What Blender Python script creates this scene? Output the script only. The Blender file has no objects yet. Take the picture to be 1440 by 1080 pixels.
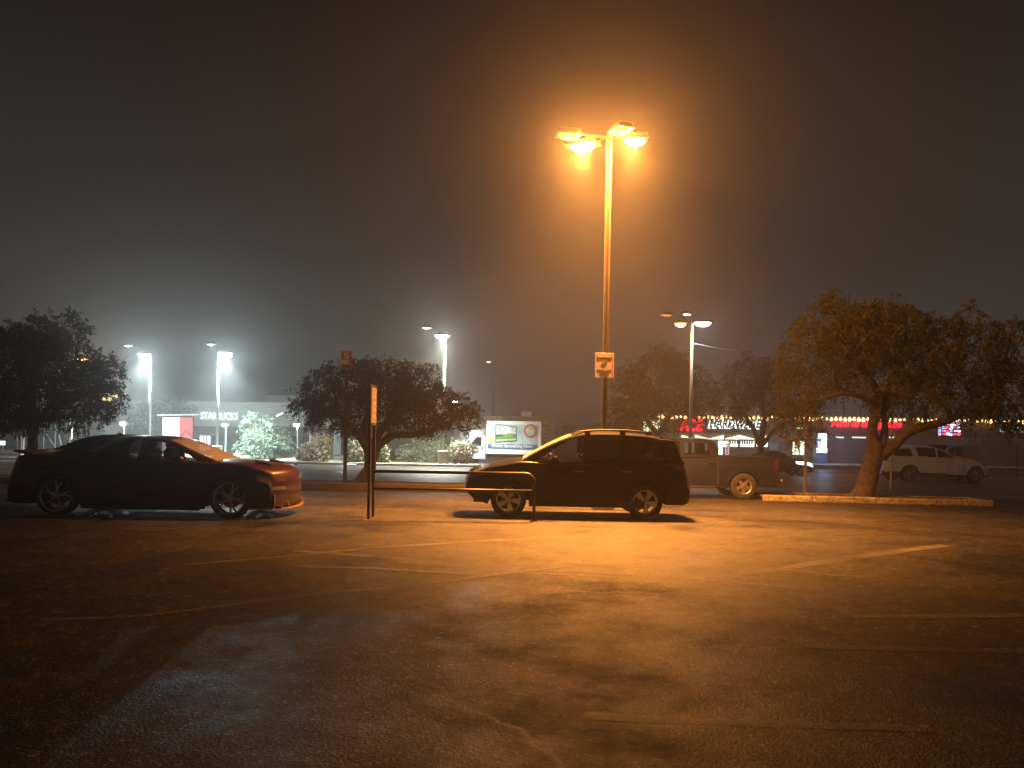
import bpy, math, random
from mathutils import Vector, Matrix, noise
R = math.radians
sc = bpy.context.scene
col = sc.collection
rnd = random.Random(7)

# ------------------------------------------------------------------ camera model (used only to survey positions)
F, U0, V0, CH, ROLL = 1080.0, 720.0, 610.0, 1.6, R(1.0)
cr, sr = math.cos(ROLL), math.sin(ROLL)
GT = [(-1e3, 0.0), (15, 0.0), (22, -.20), (36, -.35), (54, -.65), (62, -.75), (1e5, -.75)]
def gz(y):
    for (a, za), (b, zb) in zip(GT, GT[1:]):
        if y <= b:
            return za + (zb - za) * (y - a) / (b - a)
    return GT[-1][1]
def P(u, v, Y):
    du, dv = u - U0, V0 - v
    return Vector(((du * cr - dv * sr) / F * Y, Y, CH + (du * sr + dv * cr) / F * Y))
def G(u, v, dz=0.0):
    lo, hi = 1.0, 300.0
    for _ in range(60):
        m = (lo + hi) / 2
        if P(u, v, m).z > gz(m): lo = m
        else: hi = m
    p = P(u, v, lo); p.z = gz(lo) + dz
    return p
def X(u, Y, v=640): return P(u, v, Y).x
def Z(u, v, Y): return P(u, v, Y).z

# ------------------------------------------------------------------ materials
MATS = {}
def mat(name, c, rough=.6, metal=0, emit=None, es=0, var=.12, vs=6.0, coat=0, bump=0, bs=60, spec=.5, alpha=None, trans=0, grid=None):
    if name in MATS: return MATS[name]
    m = bpy.data.materials.new(name); m.use_nodes = True
    nt = m.node_tree; N = nt.nodes; L = nt.links
    b = N['Principled BSDF']
    b.inputs['Roughness'].default_value = rough; b.inputs['Metallic'].default_value = metal
    b.inputs['Coat Weight'].default_value = coat; b.inputs['Coat Roughness'].default_value = .06
    b.inputs['Specular IOR Level'].default_value = spec
    tc = N.new('ShaderNodeTexCoord')
    if c is not None:
        nz = N.new('ShaderNodeTexNoise'); nz.inputs['Scale'].default_value = vs; nz.inputs['Detail'].default_value = 6
        L.new(tc.outputs['Object'], nz.inputs['Vector'])
        rp = N.new('ShaderNodeValToRGB')
        lo = [max(0, x * (1 - var)) for x in c]; hi = [min(1, x * (1 + var)) for x in c]
        rp.color_ramp.elements[0].position = .3; rp.color_ramp.elements[1].position = .7
        rp.color_ramp.elements[0].color = (*lo, 1); rp.color_ramp.elements[1].color = (*hi, 1)
        L.new(nz.outputs['Fac'], rp.inputs['Fac']); L.new(rp.outputs['Color'], b.inputs['Base Color'])
    if c is None: b.inputs['Base Color'].default_value = (*[x * .12 for x in emit], 1)
    if emit is not None:
        b.inputs['Emission Color'].default_value = (*emit, 1); b.inputs['Emission Strength'].default_value = es
    if bump:
        n2 = N.new('ShaderNodeTexNoise'); n2.inputs['Scale'].default_value = bs; n2.inputs['Detail'].default_value = 4
        L.new(tc.outputs['Object'], n2.inputs['Vector'])
        bp = N.new('ShaderNodeBump'); bp.inputs['Strength'].default_value = bump; bp.inputs['Distance'].default_value = .02
        L.new(n2.outputs['Fac'], bp.inputs['Height']); L.new(bp.outputs['Normal'], b.inputs['Normal'])
    if alpha is not None:
        b.inputs['Alpha'].default_value = alpha
    if es and es < 30: m.cycles.emission_sampling = 'NONE' if es < 1.2 else 'AUTO'
    MATS[name] = m
    return m

def asphalt(name, base, wet, scale=1.0):
    m = bpy.data.materials.new(name); m.use_nodes = True
    nt = m.node_tree; N = nt.nodes; L = nt.links; b = N['Principled BSDF']
    tc = N.new('ShaderNodeTexCoord'); O = tc.outputs['Object']
    def nz(s, d=4, r=.6):
        n = N.new('ShaderNodeTexNoise'); n.inputs['Scale'].default_value = s; n.inputs['Detail'].default_value = d
        n.inputs['Roughness'].default_value = r; L.new(O, n.inputs['Vector']); return n
    def ramp(src, p0, c0, p1, c1):
        r = N.new('ShaderNodeValToRGB'); e = r.color_ramp.elements
        e[0].position, e[1].position = p0, p1; e[0].color = (*c0, 1); e[1].color = (*c1, 1)
        L.new(src, r.inputs['Fac']); return r
    def mix(t, f, a, c):
        x = N.new('ShaderNodeMix'); x.data_type = 'RGBA'; x.blend_type = t
        if isinstance(f, float): x.inputs[0].default_value = f
        else: L.new(f, x.inputs[0])
        L.new(a, x.inputs[6])
        if isinstance(c, tuple): x.inputs[7].default_value = (*c, 1)
        else: L.new(c, x.inputs[7])
        return x.outputs[2]
    big = nz(.35, 6, .6); mid = nz(3.0, 6, .65); fine = nz(70, 3, .7)
    c = ramp(big.outputs['Fac'], .3, [x * .7 for x in base], .72, [x * 1.35 for x in base]).outputs['Color']
    c = mix('MULTIPLY', .6, c, ramp(mid.outputs['Fac'], .3, (.55, .55, .55), .7, (1.3, 1.3, 1.3)).outputs['Color'])
    # aggregate: small stones of varied brightness
    vo = N.new('ShaderNodeTexVoronoi'); vo.inputs['Scale'].default_value = 55 * scale; L.new(O, vo.inputs['Vector'])
    bw = N.new('ShaderNodeSeparateColor'); L.new(vo.outputs['Color'], bw.inputs[0])
    st = ramp(bw.outputs[0], .80, (.55, .55, .55), 1.0, (4.6, 4.4, 4.1))
    c = mix('MULTIPLY', .9, c, st.outputs['Color'])
    v2 = N.new('ShaderNodeTexVoronoi'); v2.inputs['Scale'].default_value = 19 * scale; L.new(O, v2.inputs['Vector'])
    b5 = N.new('ShaderNodeSeparateColor'); L.new(v2.outputs['Color'], b5.inputs[0])
    c = mix('MULTIPLY', .8, c, ramp(b5.outputs[1], .55, (.65, .65, .65), 1.0, (2.6, 2.5, 2.4)).outputs['Color'])
    # meandering sealed cracks
    w = N.new('ShaderNodeTexVoronoi'); w.feature = 'DISTANCE_TO_EDGE'; w.inputs['Scale'].default_value = .22
    ds = nz(.8, 5); ad = N.new('ShaderNodeMix'); ad.data_type = 'RGBA'; ad.blend_type = 'LINEAR_LIGHT'; ad.inputs[0].default_value = .35
    L.new(O, ad.inputs[6]); L.new(ds.outputs['Color'], ad.inputs[7]); L.new(ad.outputs[2], w.inputs['Vector'])
    cf = ramp(w.outputs['Distance'], .0, (.75, .75, .75), .0045, (0, 0, 0))
    c = mix('MIX', cf.outputs['Color'], c, (.006, .006, .0065))
    L.new(c, b.inputs['Base Color'])
    pz = nz(1.1, 7, .7)
    sm = N.new('ShaderNodeMath'); sm.operation = 'ADD'; L.new(big.outputs['Fac'], sm.inputs[0]); L.new(pz.outputs['Fac'], sm.inputs[1])
    rr = N.new('ShaderNodeMapRange'); L.new(sm.outputs[0], rr.inputs[0])
    rr.inputs[1].default_value, rr.inputs[2].default_value = .77, 1.25
    rr.inputs[3].default_value, rr.inputs[4].default_value = wet[0], wet[1]
    rc = N.new('ShaderNodeMix'); L.new(cf.outputs['Color'], rc.inputs[0]); L.new(rr.outputs[0], rc.inputs[2]); rc.inputs[3].default_value = .40
    L.new(rc.outputs[0], b.inputs['Roughness'])
    b.inputs['Specular IOR Level'].default_value = .36
    b1 = N.new('ShaderNodeBump'); b1.inputs['Strength'].default_value = .8; b1.inputs['Distance'].default_value = .0035
    b2 = N.new('ShaderNodeBump'); b2.inputs['Strength'].default_value = .8; b2.inputs['Distance'].default_value = .006
    b3 = N.new('ShaderNodeBump'); b3.inputs['Strength'].default_value = .4; b3.inputs['Distance'].default_value = .03
    L.new(vo.outputs['Distance'], b1.inputs['Height']); L.new(fine.outputs['Fac'], b2.inputs['Height']); L.new(mid.outputs['Fac'], b3.inputs['Height'])
    L.new(b3.outputs['Normal'], b2.inputs['Normal']); L.new(b2.outputs['Normal'], b1.inputs['Normal']); L.new(b1.outputs['Normal'], b.inputs['Normal'])
    MATS[name] = m
    return m

def worn_paint():
    m = bpy.data.materials.new('worn_paint'); m.use_nodes = True
    N = m.node_tree.nodes; L = m.node_tree.links; b = N['Principled BSDF']
    b.inputs['Base Color'].default_value = (.20, .185, .165, 1); b.inputs['Roughness'].default_value = .5
    tc = N.new('ShaderNodeTexCoord')
    n1 = N.new('ShaderNodeTexNoise'); n1.inputs['Scale'].default_value = 14; n1.inputs['Detail'].default_value = 9; n1.inputs['Roughness'].default_value = .75
    n2 = N.new('ShaderNodeTexNoise'); n2.inputs['Scale'].default_value = 1.1; n2.inputs['Detail'].default_value = 4
    for n in (n1, n2): L.new(tc.outputs['Object'], n.inputs['Vector'])
    a = N.new('ShaderNodeMath'); a.operation = 'ADD'; L.new(n1.outputs['Fac'], a.inputs[0]); L.new(n2.outputs['Fac'], a.inputs[1])
    mr = N.new('ShaderNodeMapRange'); L.new(a.outputs[0], mr.inputs[0])
    mr.inputs[1].default_value, mr.inputs[2].default_value, mr.inputs[3].default_value, mr.inputs[4].default_value = .70, 1.22, 0, .62
    L.new(mr.outputs[0], b.inputs['Alpha'])
    n3 = N.new('ShaderNodeTexNoise'); n3.inputs['Scale'].default_value = 90; L.new(tc.outputs['Object'], n3.inputs['Vector'])
    bp = N.new('ShaderNodeBump'); bp.inputs['Strength'].default_value = .5; bp.inputs['Distance'].default_value = .008
    L.new(n3.outputs['Fac'], bp.inputs['Height']); L.new(bp.outputs['Normal'], b.inputs['Normal'])
    MATS['worn_paint'] = m
    return m

def leafmat(name, dark, light, rough=.6):
    m = bpy.data.materials.new(name); m.use_nodes = True
    N = m.node_tree.nodes; L = m.node_tree.links; b = N['Principled BSDF']
    g = N.new('ShaderNodeNewGeometry'); r = N.new('ShaderNodeValToRGB')
    r.color_ramp.elements[0].color = (*dark, 1); r.color_ramp.elements[1].color = (*light, 1)
    L.new(g.outputs['Random Per Island'], r.inputs['Fac']); L.new(r.outputs['Color'], b.inputs['Base Color'])
    b.inputs['Roughness'].default_value = rough; b.inputs['Specular IOR Level'].default_value = .25
    t = N.new('ShaderNodeBsdfTranslucent'); L.new(r.outputs['Color'], t.inputs['Color'])
    mx = N.new('ShaderNodeMixShader'); mx.inputs[0].default_value = .3
    L.new(b.outputs[0], mx.inputs[1]); L.new(t.outputs[0], mx.inputs[2]); L.new(mx.outputs[0], N['Material Output'].inputs['Surface'])
    MATS[name] = m
    return m

def bark(name, c):
    m = mat(name, c, .9, var=.5, vs=9, bump=1.0, bs=14)
    return m

def glass(name, tint, alpha, rough=.04):
    m = mat(name, tint, rough, var=.1, alpha=alpha, coat=0)
    return m

# ------------------------------------------------------------------ mesh builder
class MB:
    def __init__(s): s.v = []; s.f = []; s.mi = []; s.cur = 0
    def add(s, vs, fs):
        o = len(s.v); s.v += [tuple(p) for p in vs]
        for f in fs: s.f.append(tuple(i + o for i in f)); s.mi.append(s.cur)
        return s
    def box(s, c, d, rz=0, bev=0):
        hx, hy, hz = d[0] / 2, d[1] / 2, d[2] / 2
        ca, sa = math.cos(rz), math.sin(rz)
        if bev <= 0:
            loc = [(x, y, z) for z in (-hz, hz) for x, y in ((-hx, -hy), (hx, -hy), (hx, hy), (-hx, hy))]
            fs = [(3, 2, 1, 0), (4, 5, 6, 7), (0, 1, 5, 4), (1, 2, 6, 5), (2, 3, 7, 6), (3, 0, 4, 7)]
        else:
            b = min(bev, hx * .9, hy * .9, hz * .9)
            loc = []
            for z, i in ((-hz, b), (-hz + b, 0), (hz - b, 0), (hz, b)):
                loc += [(x, y, z) for x, y in ((-hx + b, -hy + i), (hx - b, -hy + i), (hx - i, -hy + b), (hx - i, hy - b), (hx - b, hy - i), (-hx + b, hy - i), (-hx + i, hy - b), (-hx + i, -hy + b))]
            fs = [tuple(range(7, -1, -1)), tuple(range(24, 32))]
            for k in range(3):
                for i in range(8):
                    a = k * 8 + i; c2 = k * 8 + (i + 1) % 8
                    fs.append((a, c2, c2 + 8, a + 8))
        s.add([(c[0] + x * ca - y * sa, c[1] + x * sa + y * ca, c[2] + z) for x, y, z in loc], fs)
        return s
    def tube(s, pts, rad, n=10, cap=True):
        pts = [Vector(p) for p in pts]
        if not isinstance(rad, (list, tuple)): rad = [rad] * len(pts)
        rings = []; up = None
        for i, p in enumerate(pts):
            t = (pts[min(i + 1, len(pts) - 1)] - pts[max(i - 1, 0)]).normalized()
            if up is None:
                up = t.orthogonal().normalized()
            up = (up - t * up.dot(t))
            up = up.normalized() if up.length > 1e-6 else t.orthogonal().normalized()
            w = t.cross(up)
            rings.append([p + (up * math.cos(a) + w * math.sin(a)) * rad[i] for a in (2 * math.pi * k / n for k in range(n))])
        vs = [q for r in rings for q in r]; fs = []
        for i in range(len(pts) - 1):
            for k in range(n):
                a = i * n + k; b = i * n + (k + 1) % n
                fs.append((a, b, b + n, a + n))
        if cap:
            fs.append(tuple(range(n - 1, -1, -1))); fs.append(tuple(range((len(pts) - 1) * n, len(pts) * n)))
        s.add(vs, fs); return s
    def prism(s, poly, origin, ax, ay, depth):
        """poly in (a,b) mapped along unit vectors ax, ay; extruded by vector depth"""
        o = Vector(origin); ax = Vector(ax); ay = Vector(ay); d = Vector(depth); n = len(poly)
        a = [o + ax * p + ay * q for p, q in poly]
        vs = a + [p + d for p in a]
        fs = [tuple(range(n - 1, -1, -1)), tuple(range(n, 2 * n))] + [(i, (i + 1) % n, (i + 1) % n + n, i + n) for i in range(n)]
        s.add(vs, fs); return s
    def lathe(s, prof, c, axis='Z', n=24):
        vs = []; fs = []; m = len(prof)
        for k in range(n):
            a = 2 * math.pi * k / n; ca, sa = math.cos(a), math.sin(a)
            for r, h in prof:
                p = (r * ca, r * sa, h) if axis == 'Z' else (r * ca, h, r * sa)
                vs.append((c[0] + p[0], c[1] + p[1], c[2] + p[2]))
        for k in range(n):
            for j in range(m - 1):
                a = k * m + j; b = ((k + 1) % n) * m + j
                fs.append((a, b, b + 1, a + 1))
        s.add(vs, fs); return s
    def quad(s, a, b, c, d): s.add([a, b, c, d], [(0, 1, 2, 3)]); return s
    def build(s, name, m, parent=None, smooth=False, loc=None, angle=None):
        me = bpy.data.meshes.new(name); me.from_pydata(s.v, [], s.f); me.update()
        ms = m if isinstance(m, (list, tuple)) else [m]
        for q in ms: me.materials.append(q)
        if len(ms) > 1: me.polygons.foreach_set('material_index', s.mi)
        if smooth:
            me.polygons.foreach_set('use_smooth', [True] * len(me.polygons))
            if angle: me.set_sharp_from_angle(angle=R(angle))
        o = bpy.data.objects.new(name, me); col.objects.link(o)
        if parent is not None: o.parent = parent
        if loc is not None: o.location = loc
        return o

def tag(o, label=None, cat=None, group=None, kind=None):
    if label: o['label'] = label
    if cat: o['category'] = cat
    if group: o['group'] = group
    if kind: o['kind'] = kind
    return o
def thing(name, label, cat, loc=(0, 0, 0), rz=0, group=None):
    o = bpy.data.objects.new(name, None); col.objects.link(o); o.empty_display_size = .2
    o.location = loc; o.rotation_euler = (0, 0, rz)
    return tag(o, label, cat, group)
def structure(o): o['kind'] = 'structure'; return o
def copy_tree(o, parent=None):
    c = o.copy(); col.objects.link(c); c.parent = parent
    for ch in list(o.children): copy_tree(ch, c)
    return c

def text_mb(txt, h, w=None, shear=0, bold=0, depth=.02, align='CENTER'):
    """lettering as a mesh lying in local XZ, facing -Y, centred; h = cap height"""
    cu = bpy.data.curves.new('lettering', 'FONT'); cu.body = txt; cu.align_x = align; cu.align_y = 'CENTER'
    cu.size = 1.0; cu.shear = shear; cu.offset = bold; cu.extrude = .01; cu.resolution_u = 3
    ob = bpy.data.objects.new('lettering', cu); col.objects.link(ob)
    dg = bpy.context.evaluated_depsgraph_get()
    me = bpy.data.meshes.new_from_object(ob.evaluated_get(dg))
    bpy.data.objects.remove(ob); bpy.data.curves.remove(cu)
    xs = [v.co.x for v in me.vertices]; ys = [v.co.y for v in me.vertices]
    x0, x1, y0, y1 = min(xs), max(xs), min(ys), max(ys)
    sy = h / (y1 - y0); sx = (w / (x1 - x0)) if w else sy
    mb = MB()
    mb.add([((v.co.x - (x0 + x1) / 2) * sx, -depth if v.co.z > 0 else 0, (v.co.y - (y0 + y1) / 2) * sy) for v in me.vertices],
           [tuple(p.vertices) for p in me.polygons])
    bpy.data.meshes.remove(me)
    return mb
def text(name, txt, h, m, parent, loc, w=None, rz=0, **k):
    o = text_mb(txt, h, w, **k).build(name, m, parent); o.location = loc; o.rotation_euler = (0, 0, rz)
    return o

SOD = (1.0, .345, .06); LED = (.74, .93, 1.0)
def lamp(parent, loc, power, color, kind='POINT', radius=.06, rot=None, size=90, blend=.6):
    l = bpy.data.lights.new('lamp_light', kind); l.energy = power; l.color = color
    if kind in ('POINT', 'SPOT'): l.shadow_soft_size = radius
    if kind == 'SPOT': l.spot_size = R(size); l.spot_blend = blend
    if kind == 'AREA': l.shape = 'DISK'; l.size = radius * 2
    o = bpy.data.objects.new('lamp_light', l); col.objects.link(o); o.parent = parent; o.location = loc
    if rot: o.rotation_euler = rot
    return o

# ------------------------------------------------------------------ common materials
m_pole = mat('galvanised_pole', (.42, .40, .37), .42, .75, var=.18, vs=3)
m_bronze = mat('bronze_paint', (.14, .10, .07), .45, .5, var=.2, vs=4)
m_housing = mat('lamp_housing', (.12, .09, .06), .5, .3)
m_sod = mat('sodium_lens', None, .4, emit=(1, .60, .16), es=20)
m_sod_ghost = mat('sodium_lens_ghost', None, .4, emit=(1, .42, .07), es=3.2)
m_led = mat('led_lens', None, .4, emit=(.85, .97, 1), es=40)
m_led2 = mat('led_lens_weak', None, .4, emit=(.85, .95, 1), es=2.2)
m_conc = mat('concrete', (.34, .31, .27), .85, var=.22, vs=5, bump=.5, bs=40)
m_conc2 = mat('pale_concrete', (.50, .47, .38), .85, var=.15, vs=3, bump=.3, bs=30)
m_black = mat('black_plastic', (.018, .018, .02), .5)
m_rubber = mat('tyre_rubber', (.03, .029, .028), .8, var=.25, vs=12, bump=.3, bs=40)
m_under = mat('underbody', (.012, .012, .012), .9)
m_chrome = mat('chrome', (.6, .6, .6), .18, 1.0, var=.05)
m_white = mat('white_paint', (.74, .76, .74), .45, var=.06, vs=3)
m_signw = mat('sign_white', (.66, .62, .58), .5, var=.07, vs=8)
m_ink = mat('sign_ink', (.035, .02, .015), .6)
m_red_ink = mat('sign_red', (.25, .04, .02), .55)
m_asphalt = asphalt('asphalt', (.024, .0222, .0205), (.34, .80))
m_road = asphalt('wet_road', (.07, .07, .066), (.30, .5), .5)
m_dirt = mat('bed_soil', (.16, .115, .07), .95, var=.4, vs=5, bump=1, bs=25)
m_paint = worn_paint()

# ------------------------------------------------------------------ ground
def sheet(name, m, xs, ys, dz, kind='structure', wob=0):
    mb = MB(); nx, ny = len(xs), len(ys)
    vs = [(x, y, gz(y) + dz) for y in ys for x in xs]
    fs = [(j * nx + i, j * nx + i + 1, (j + 1) * nx + i + 1, (j + 1) * nx + i) for j in range(ny - 1) for i in range(nx - 1)]
    mb.add(vs, fs); o = mb.build(name, m); o['kind'] = kind; return o
sheet('parking_lot', m_asphalt, [-400, -60, -20, 0, 20, 60, 400], [-40, 0, 5, 10, 15, 22, 29, 36, 45, 54, 62, 90, 150, 400], 0)
sheet('road', m_road, [-120, -40, -20, 0, 20, 40, 120], [24.6, 30, 36, 45, 48.6], .004)

def ribbon(name, pts, w, m, dz=.006):
    """painted line along surveyed ground points, ragged ends"""
    mb = MB(); ps = []
    for a, b in zip(pts, pts[1:]):
        n = max(2, int((b - a).length / .25))
        ps += [a.lerp(b, k / n) for k in range(n)]
    ps.append(pts[-1]); vs = []
    for i, p in enumerate(ps):
        t = (ps[min(i + 1, len(ps) - 1)] - ps[max(0, i - 1)]); t.z = 0; t.normalize()
        s = Vector((-t.y, t.x, 0)); ww = w * (.5 + .25 * noise.noise(p * 1.7))
        a, b = p + s * ww, p - s * ww
        vs += [(a.x, a.y, gz(a.y) + dz), (b.x, b.y, gz(b.y) + dz)]
    mb.add(vs, [(2 * i, 2 * i + 1, 2 * i + 3, 2 * i + 2) for i in range(len(ps) - 1)])
    return structure(mb.build(name, m))
for k, (w, px) in enumerate([
    (.16, [(415, 775), (520, 782), (640, 795), (760, 802), (900, 808), (1010, 817), (1090, 824), (1160, 830)]),
    (.12, [(560, 790), (700, 803), (860, 812), (1000, 816)]),
    (.22, [(1000, 815), (1100, 800), (1180, 787), (1260, 776), (1330, 767)]),
    (.12, [(1090, 800), (1130, 804), (1165, 809), (1230, 812)]),
    (.14, [(230, 797), (400, 783), (520, 771), (700, 760), (800, 755)]),
    (.10, [(60, 873), (200, 867), (330, 851), (420, 838), (560, 827), (720, 806), (800, 797)]),
    (.09, [(822, 1007), (900, 1012), (1080, 1019), (1310, 1026)]),
    (.16, [(1170, 853), (1200, 867), (1290, 868), (1440, 866)]),
    (.12, [(1095, 895), (1140, 910), (1250, 913), (1460, 917)]),
    (.14, [(420, 797), (520, 800), (660, 808)]),
]):
    ribbon('parking_line', [G(u, v) for u, v in px], w, m_paint, .003 + k * .0005)

mh = G(213, 744, .004)
t = thing('manhole_cover', 'dark round utility cover set flush in the wet asphalt', 'manhole cover', mh)
mb = MB(); mb.lathe([(0, .004), (.27, .004), (.29, 0)], (0, 0, 0), n=28); mb.build('lid', mat('cast_iron', (.012, .012, .012), .9, 0, bump=.6, bs=30), t)
mb = MB(); mb.lathe([(.30, .001), (.30, .006), (.36, .006), (.37, .001)], (0, 0, 0), n=28); mb.build('ring', mat('ring_iron', (.016, .015, .014), .9), t)

def kerb(name, pts, w=.16, h=.15, joint=1.8, m=m_conc, endcap=True):
    """raised kerb of cast segments following ground points"""
    mb = MB()
    for a, b in zip(pts, pts[1:]):
        d = b - a; d.z = 0; L = d.length; n = max(1, round(L / joint)); d.normalize(); s = Vector((-d.y, d.x, 0))
        for k in range(n):
            p = a + d * (L * k / n + .012); q = a + d * (L * (k + 1) / n - .012)
            ht = h * (1 + .06 * rnd.uniform(-1, 1)); off = rnd.uniform(-.012, .012)
            vs = []
            for c in (p, q):
                for o_, z_ in ((-.5, -.1), (-.5, ht - .03), (-.5 + .03 / w, ht), (.5 - .03 / w, ht), (.5, ht - .03), (.5, -.1)):
                    r = c + s * (o_ * w + off); vs.append((r.x, r.y, gz(r.y) + z_))
            mb.add(vs, [(5, 4, 3, 2, 1, 0), (6, 7, 8, 9, 10, 11)] + [(i, i + 1, i + 7, i + 6) for i in range(5)])
    return structure(mb.build(name, m))

# island on the left-middle: kerb front 24 m away
ka, kb = G(-150, 678), G(655, 688)
ka.y = 24.0; kb.y = 23.7
kerb('kerb', [Vector((-26, 24.3, 0)), Vector((-1.0, 23.8, 0))], .22, .2, 2.4, mat('brown_kerb', (.055, .040, .032), .85, var=.3, vs=4, bump=.5, bs=30))
sheet('planting_bed', m_dirt, [-26, -12, -1.2], [23.95, 24.6, 25.9], .12)
kerb('kerb', [Vector((-26, 26.1, 0)), Vector((-1.0, 25.9, 0))], .2, .16, 2.4, MATS['brown_kerb'])
# island on the right under the leaning tree
k0, k1 = G(1072, 704), G(1394, 712)
kerb('kerb', [k0, k0.lerp(k1, .22), k0.lerp(k1, .5), k0.lerp(k1, .76), k1], .26, .17, 1.6, mat('worn_kerb', (.33, .28, .21), .85, var=.55, vs=11, bump=.8, bs=18))
kd = (k1 - k0); kd.z = 0; kd.normalize(); kn = Vector((-kd.y, kd.x, 0))
if kn.y < 0: kn = -kn
mb = MB(); g4 = [k0 + kn * .12, k1 + kn * .12, k1 + kn * 1.5, k0 + kn * 1.5]
nu, nv = 24, 6; vs = []
for j in range(nv + 1):
    for i in range(nu + 1):
        p = g4[0].lerp(g4[1], i / nu).lerp(g4[3].lerp(g4[2], i / nu), j / nv)
        vs.append((p.x, p.y, gz(p.y) + .13 + .05 * noise.noise(p * 2.2)))
mb.add(vs, [(j * (nu + 1) + i, j * (nu + 1) + i + 1, (j + 1) * (nu + 1) + i + 1, (j + 1) * (nu + 1) + i) for j in range(nv) for i in range(nu)])
structure(mb.build('planting_bed', m_dirt, smooth=True))
kerb('kerb', [k0 + kn * 1.6, k1 + kn * 1.6], .2, .16, 1.6, MATS['worn_kerb'])
kerb('kerb', [k1 + kn * .2 , k1 + kn * 1.45], .26, .16, .8, MATS['worn_kerb'])

# far kerbs, verge and sidewalks
m_yk = mat('yellow_kerb', (.52, .42, .16), .8, var=.2, vs=3)
kerb('kerb', [Vector((X(330, 49), 49, 0)), Vector((X(672, 49), 49, 0))], .25, .16, 3, m_conc2)
sheet('verge', mat('verge_soil', (.20, .17, .12), .95, var=.3, vs=3, bump=.8, bs=10), [X(332, 49), -10, X(672, 49)], [49.2, 54, 60], .10)
kerb('kerb', [Vector((-52, 62, 0)), Vector((X(420, 62), 62, 0))], .3, .18, 3, m_yk)
kerb('kerb', [Vector((-48, 47, 0)), Vector((X(28, 47), 47, 0))], .25, .15, 3, m_yk)
sheet('sidewalk', m_conc2, [-55, -40, X(500, 68)], [62.3, 66, 71.5], .12)
kerb('kerb', [Vector((X(1060, 62), 60, 0)), Vector((60, 57, 0))], .4, .2, 3, mat('tan_kerb', (.5, .38, .24), .8, var=.2, vs=2))
sheet('sidewalk', m_conc2, [X(880, 70), 30, 75], [66, 69, 71.8], .12)

# ------------------------------------------------------------------ cars
def interp(pts, x):
    if x <= pts[0][0]: return pts[0][1]
    for (a, za), (b, zb) in zip(pts, pts[1:]):
        if x <= b: return za + (zb - za) * ((x - a) / (b - a) if b > a else 1)
    return pts[-1][1]
def smoothed(pts, n=6):
    """Catmull-Rom through profile points, monotone in x"""
    out = []
    for i in range(len(pts) - 1):
        p0 = pts[max(i - 1, 0)]; p1 = pts[i]; p2 = pts[i + 1]; p3 = pts[min(i + 2, len(pts) - 1)]
        for k in range(n):
            t = k / n; h = p2[0] - p1[0]
            m1 = (p2[1] - p0[1]) / max(1e-6, p2[0] - p0[0]) * h; m2 = (p3[1] - p1[1]) / max(1e-6, p3[0] - p1[0]) * h
            s = (p2[1] - p1[1]); lim = 2.2 * abs(s) + .004
            m1 = max(-lim, min(lim, m1)); m2 = max(-lim, min(lim, m2))
            z = (2 * t**3 - 3 * t**2 + 1) * p1[1] + (t**3 - 2 * t**2 + t) * m1 + (-2 * t**3 + 3 * t**2) * p2[1] + (t**3 - t**2) * m2
            out.append((p1[0] + h * t, z))
    out.append(pts[-1]); return out
def inpoly(x, z, poly):
    c = False; n = len(poly)
    for i in range(n):
        x1, z1 = poly[i]; x2, z2 = poly[(i + 1) % n]
        if (z1 > z) != (z2 > z) and x < (x2 - x1) * (z - z1) / (z2 - z1) + x1: c = not c
    return c

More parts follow.
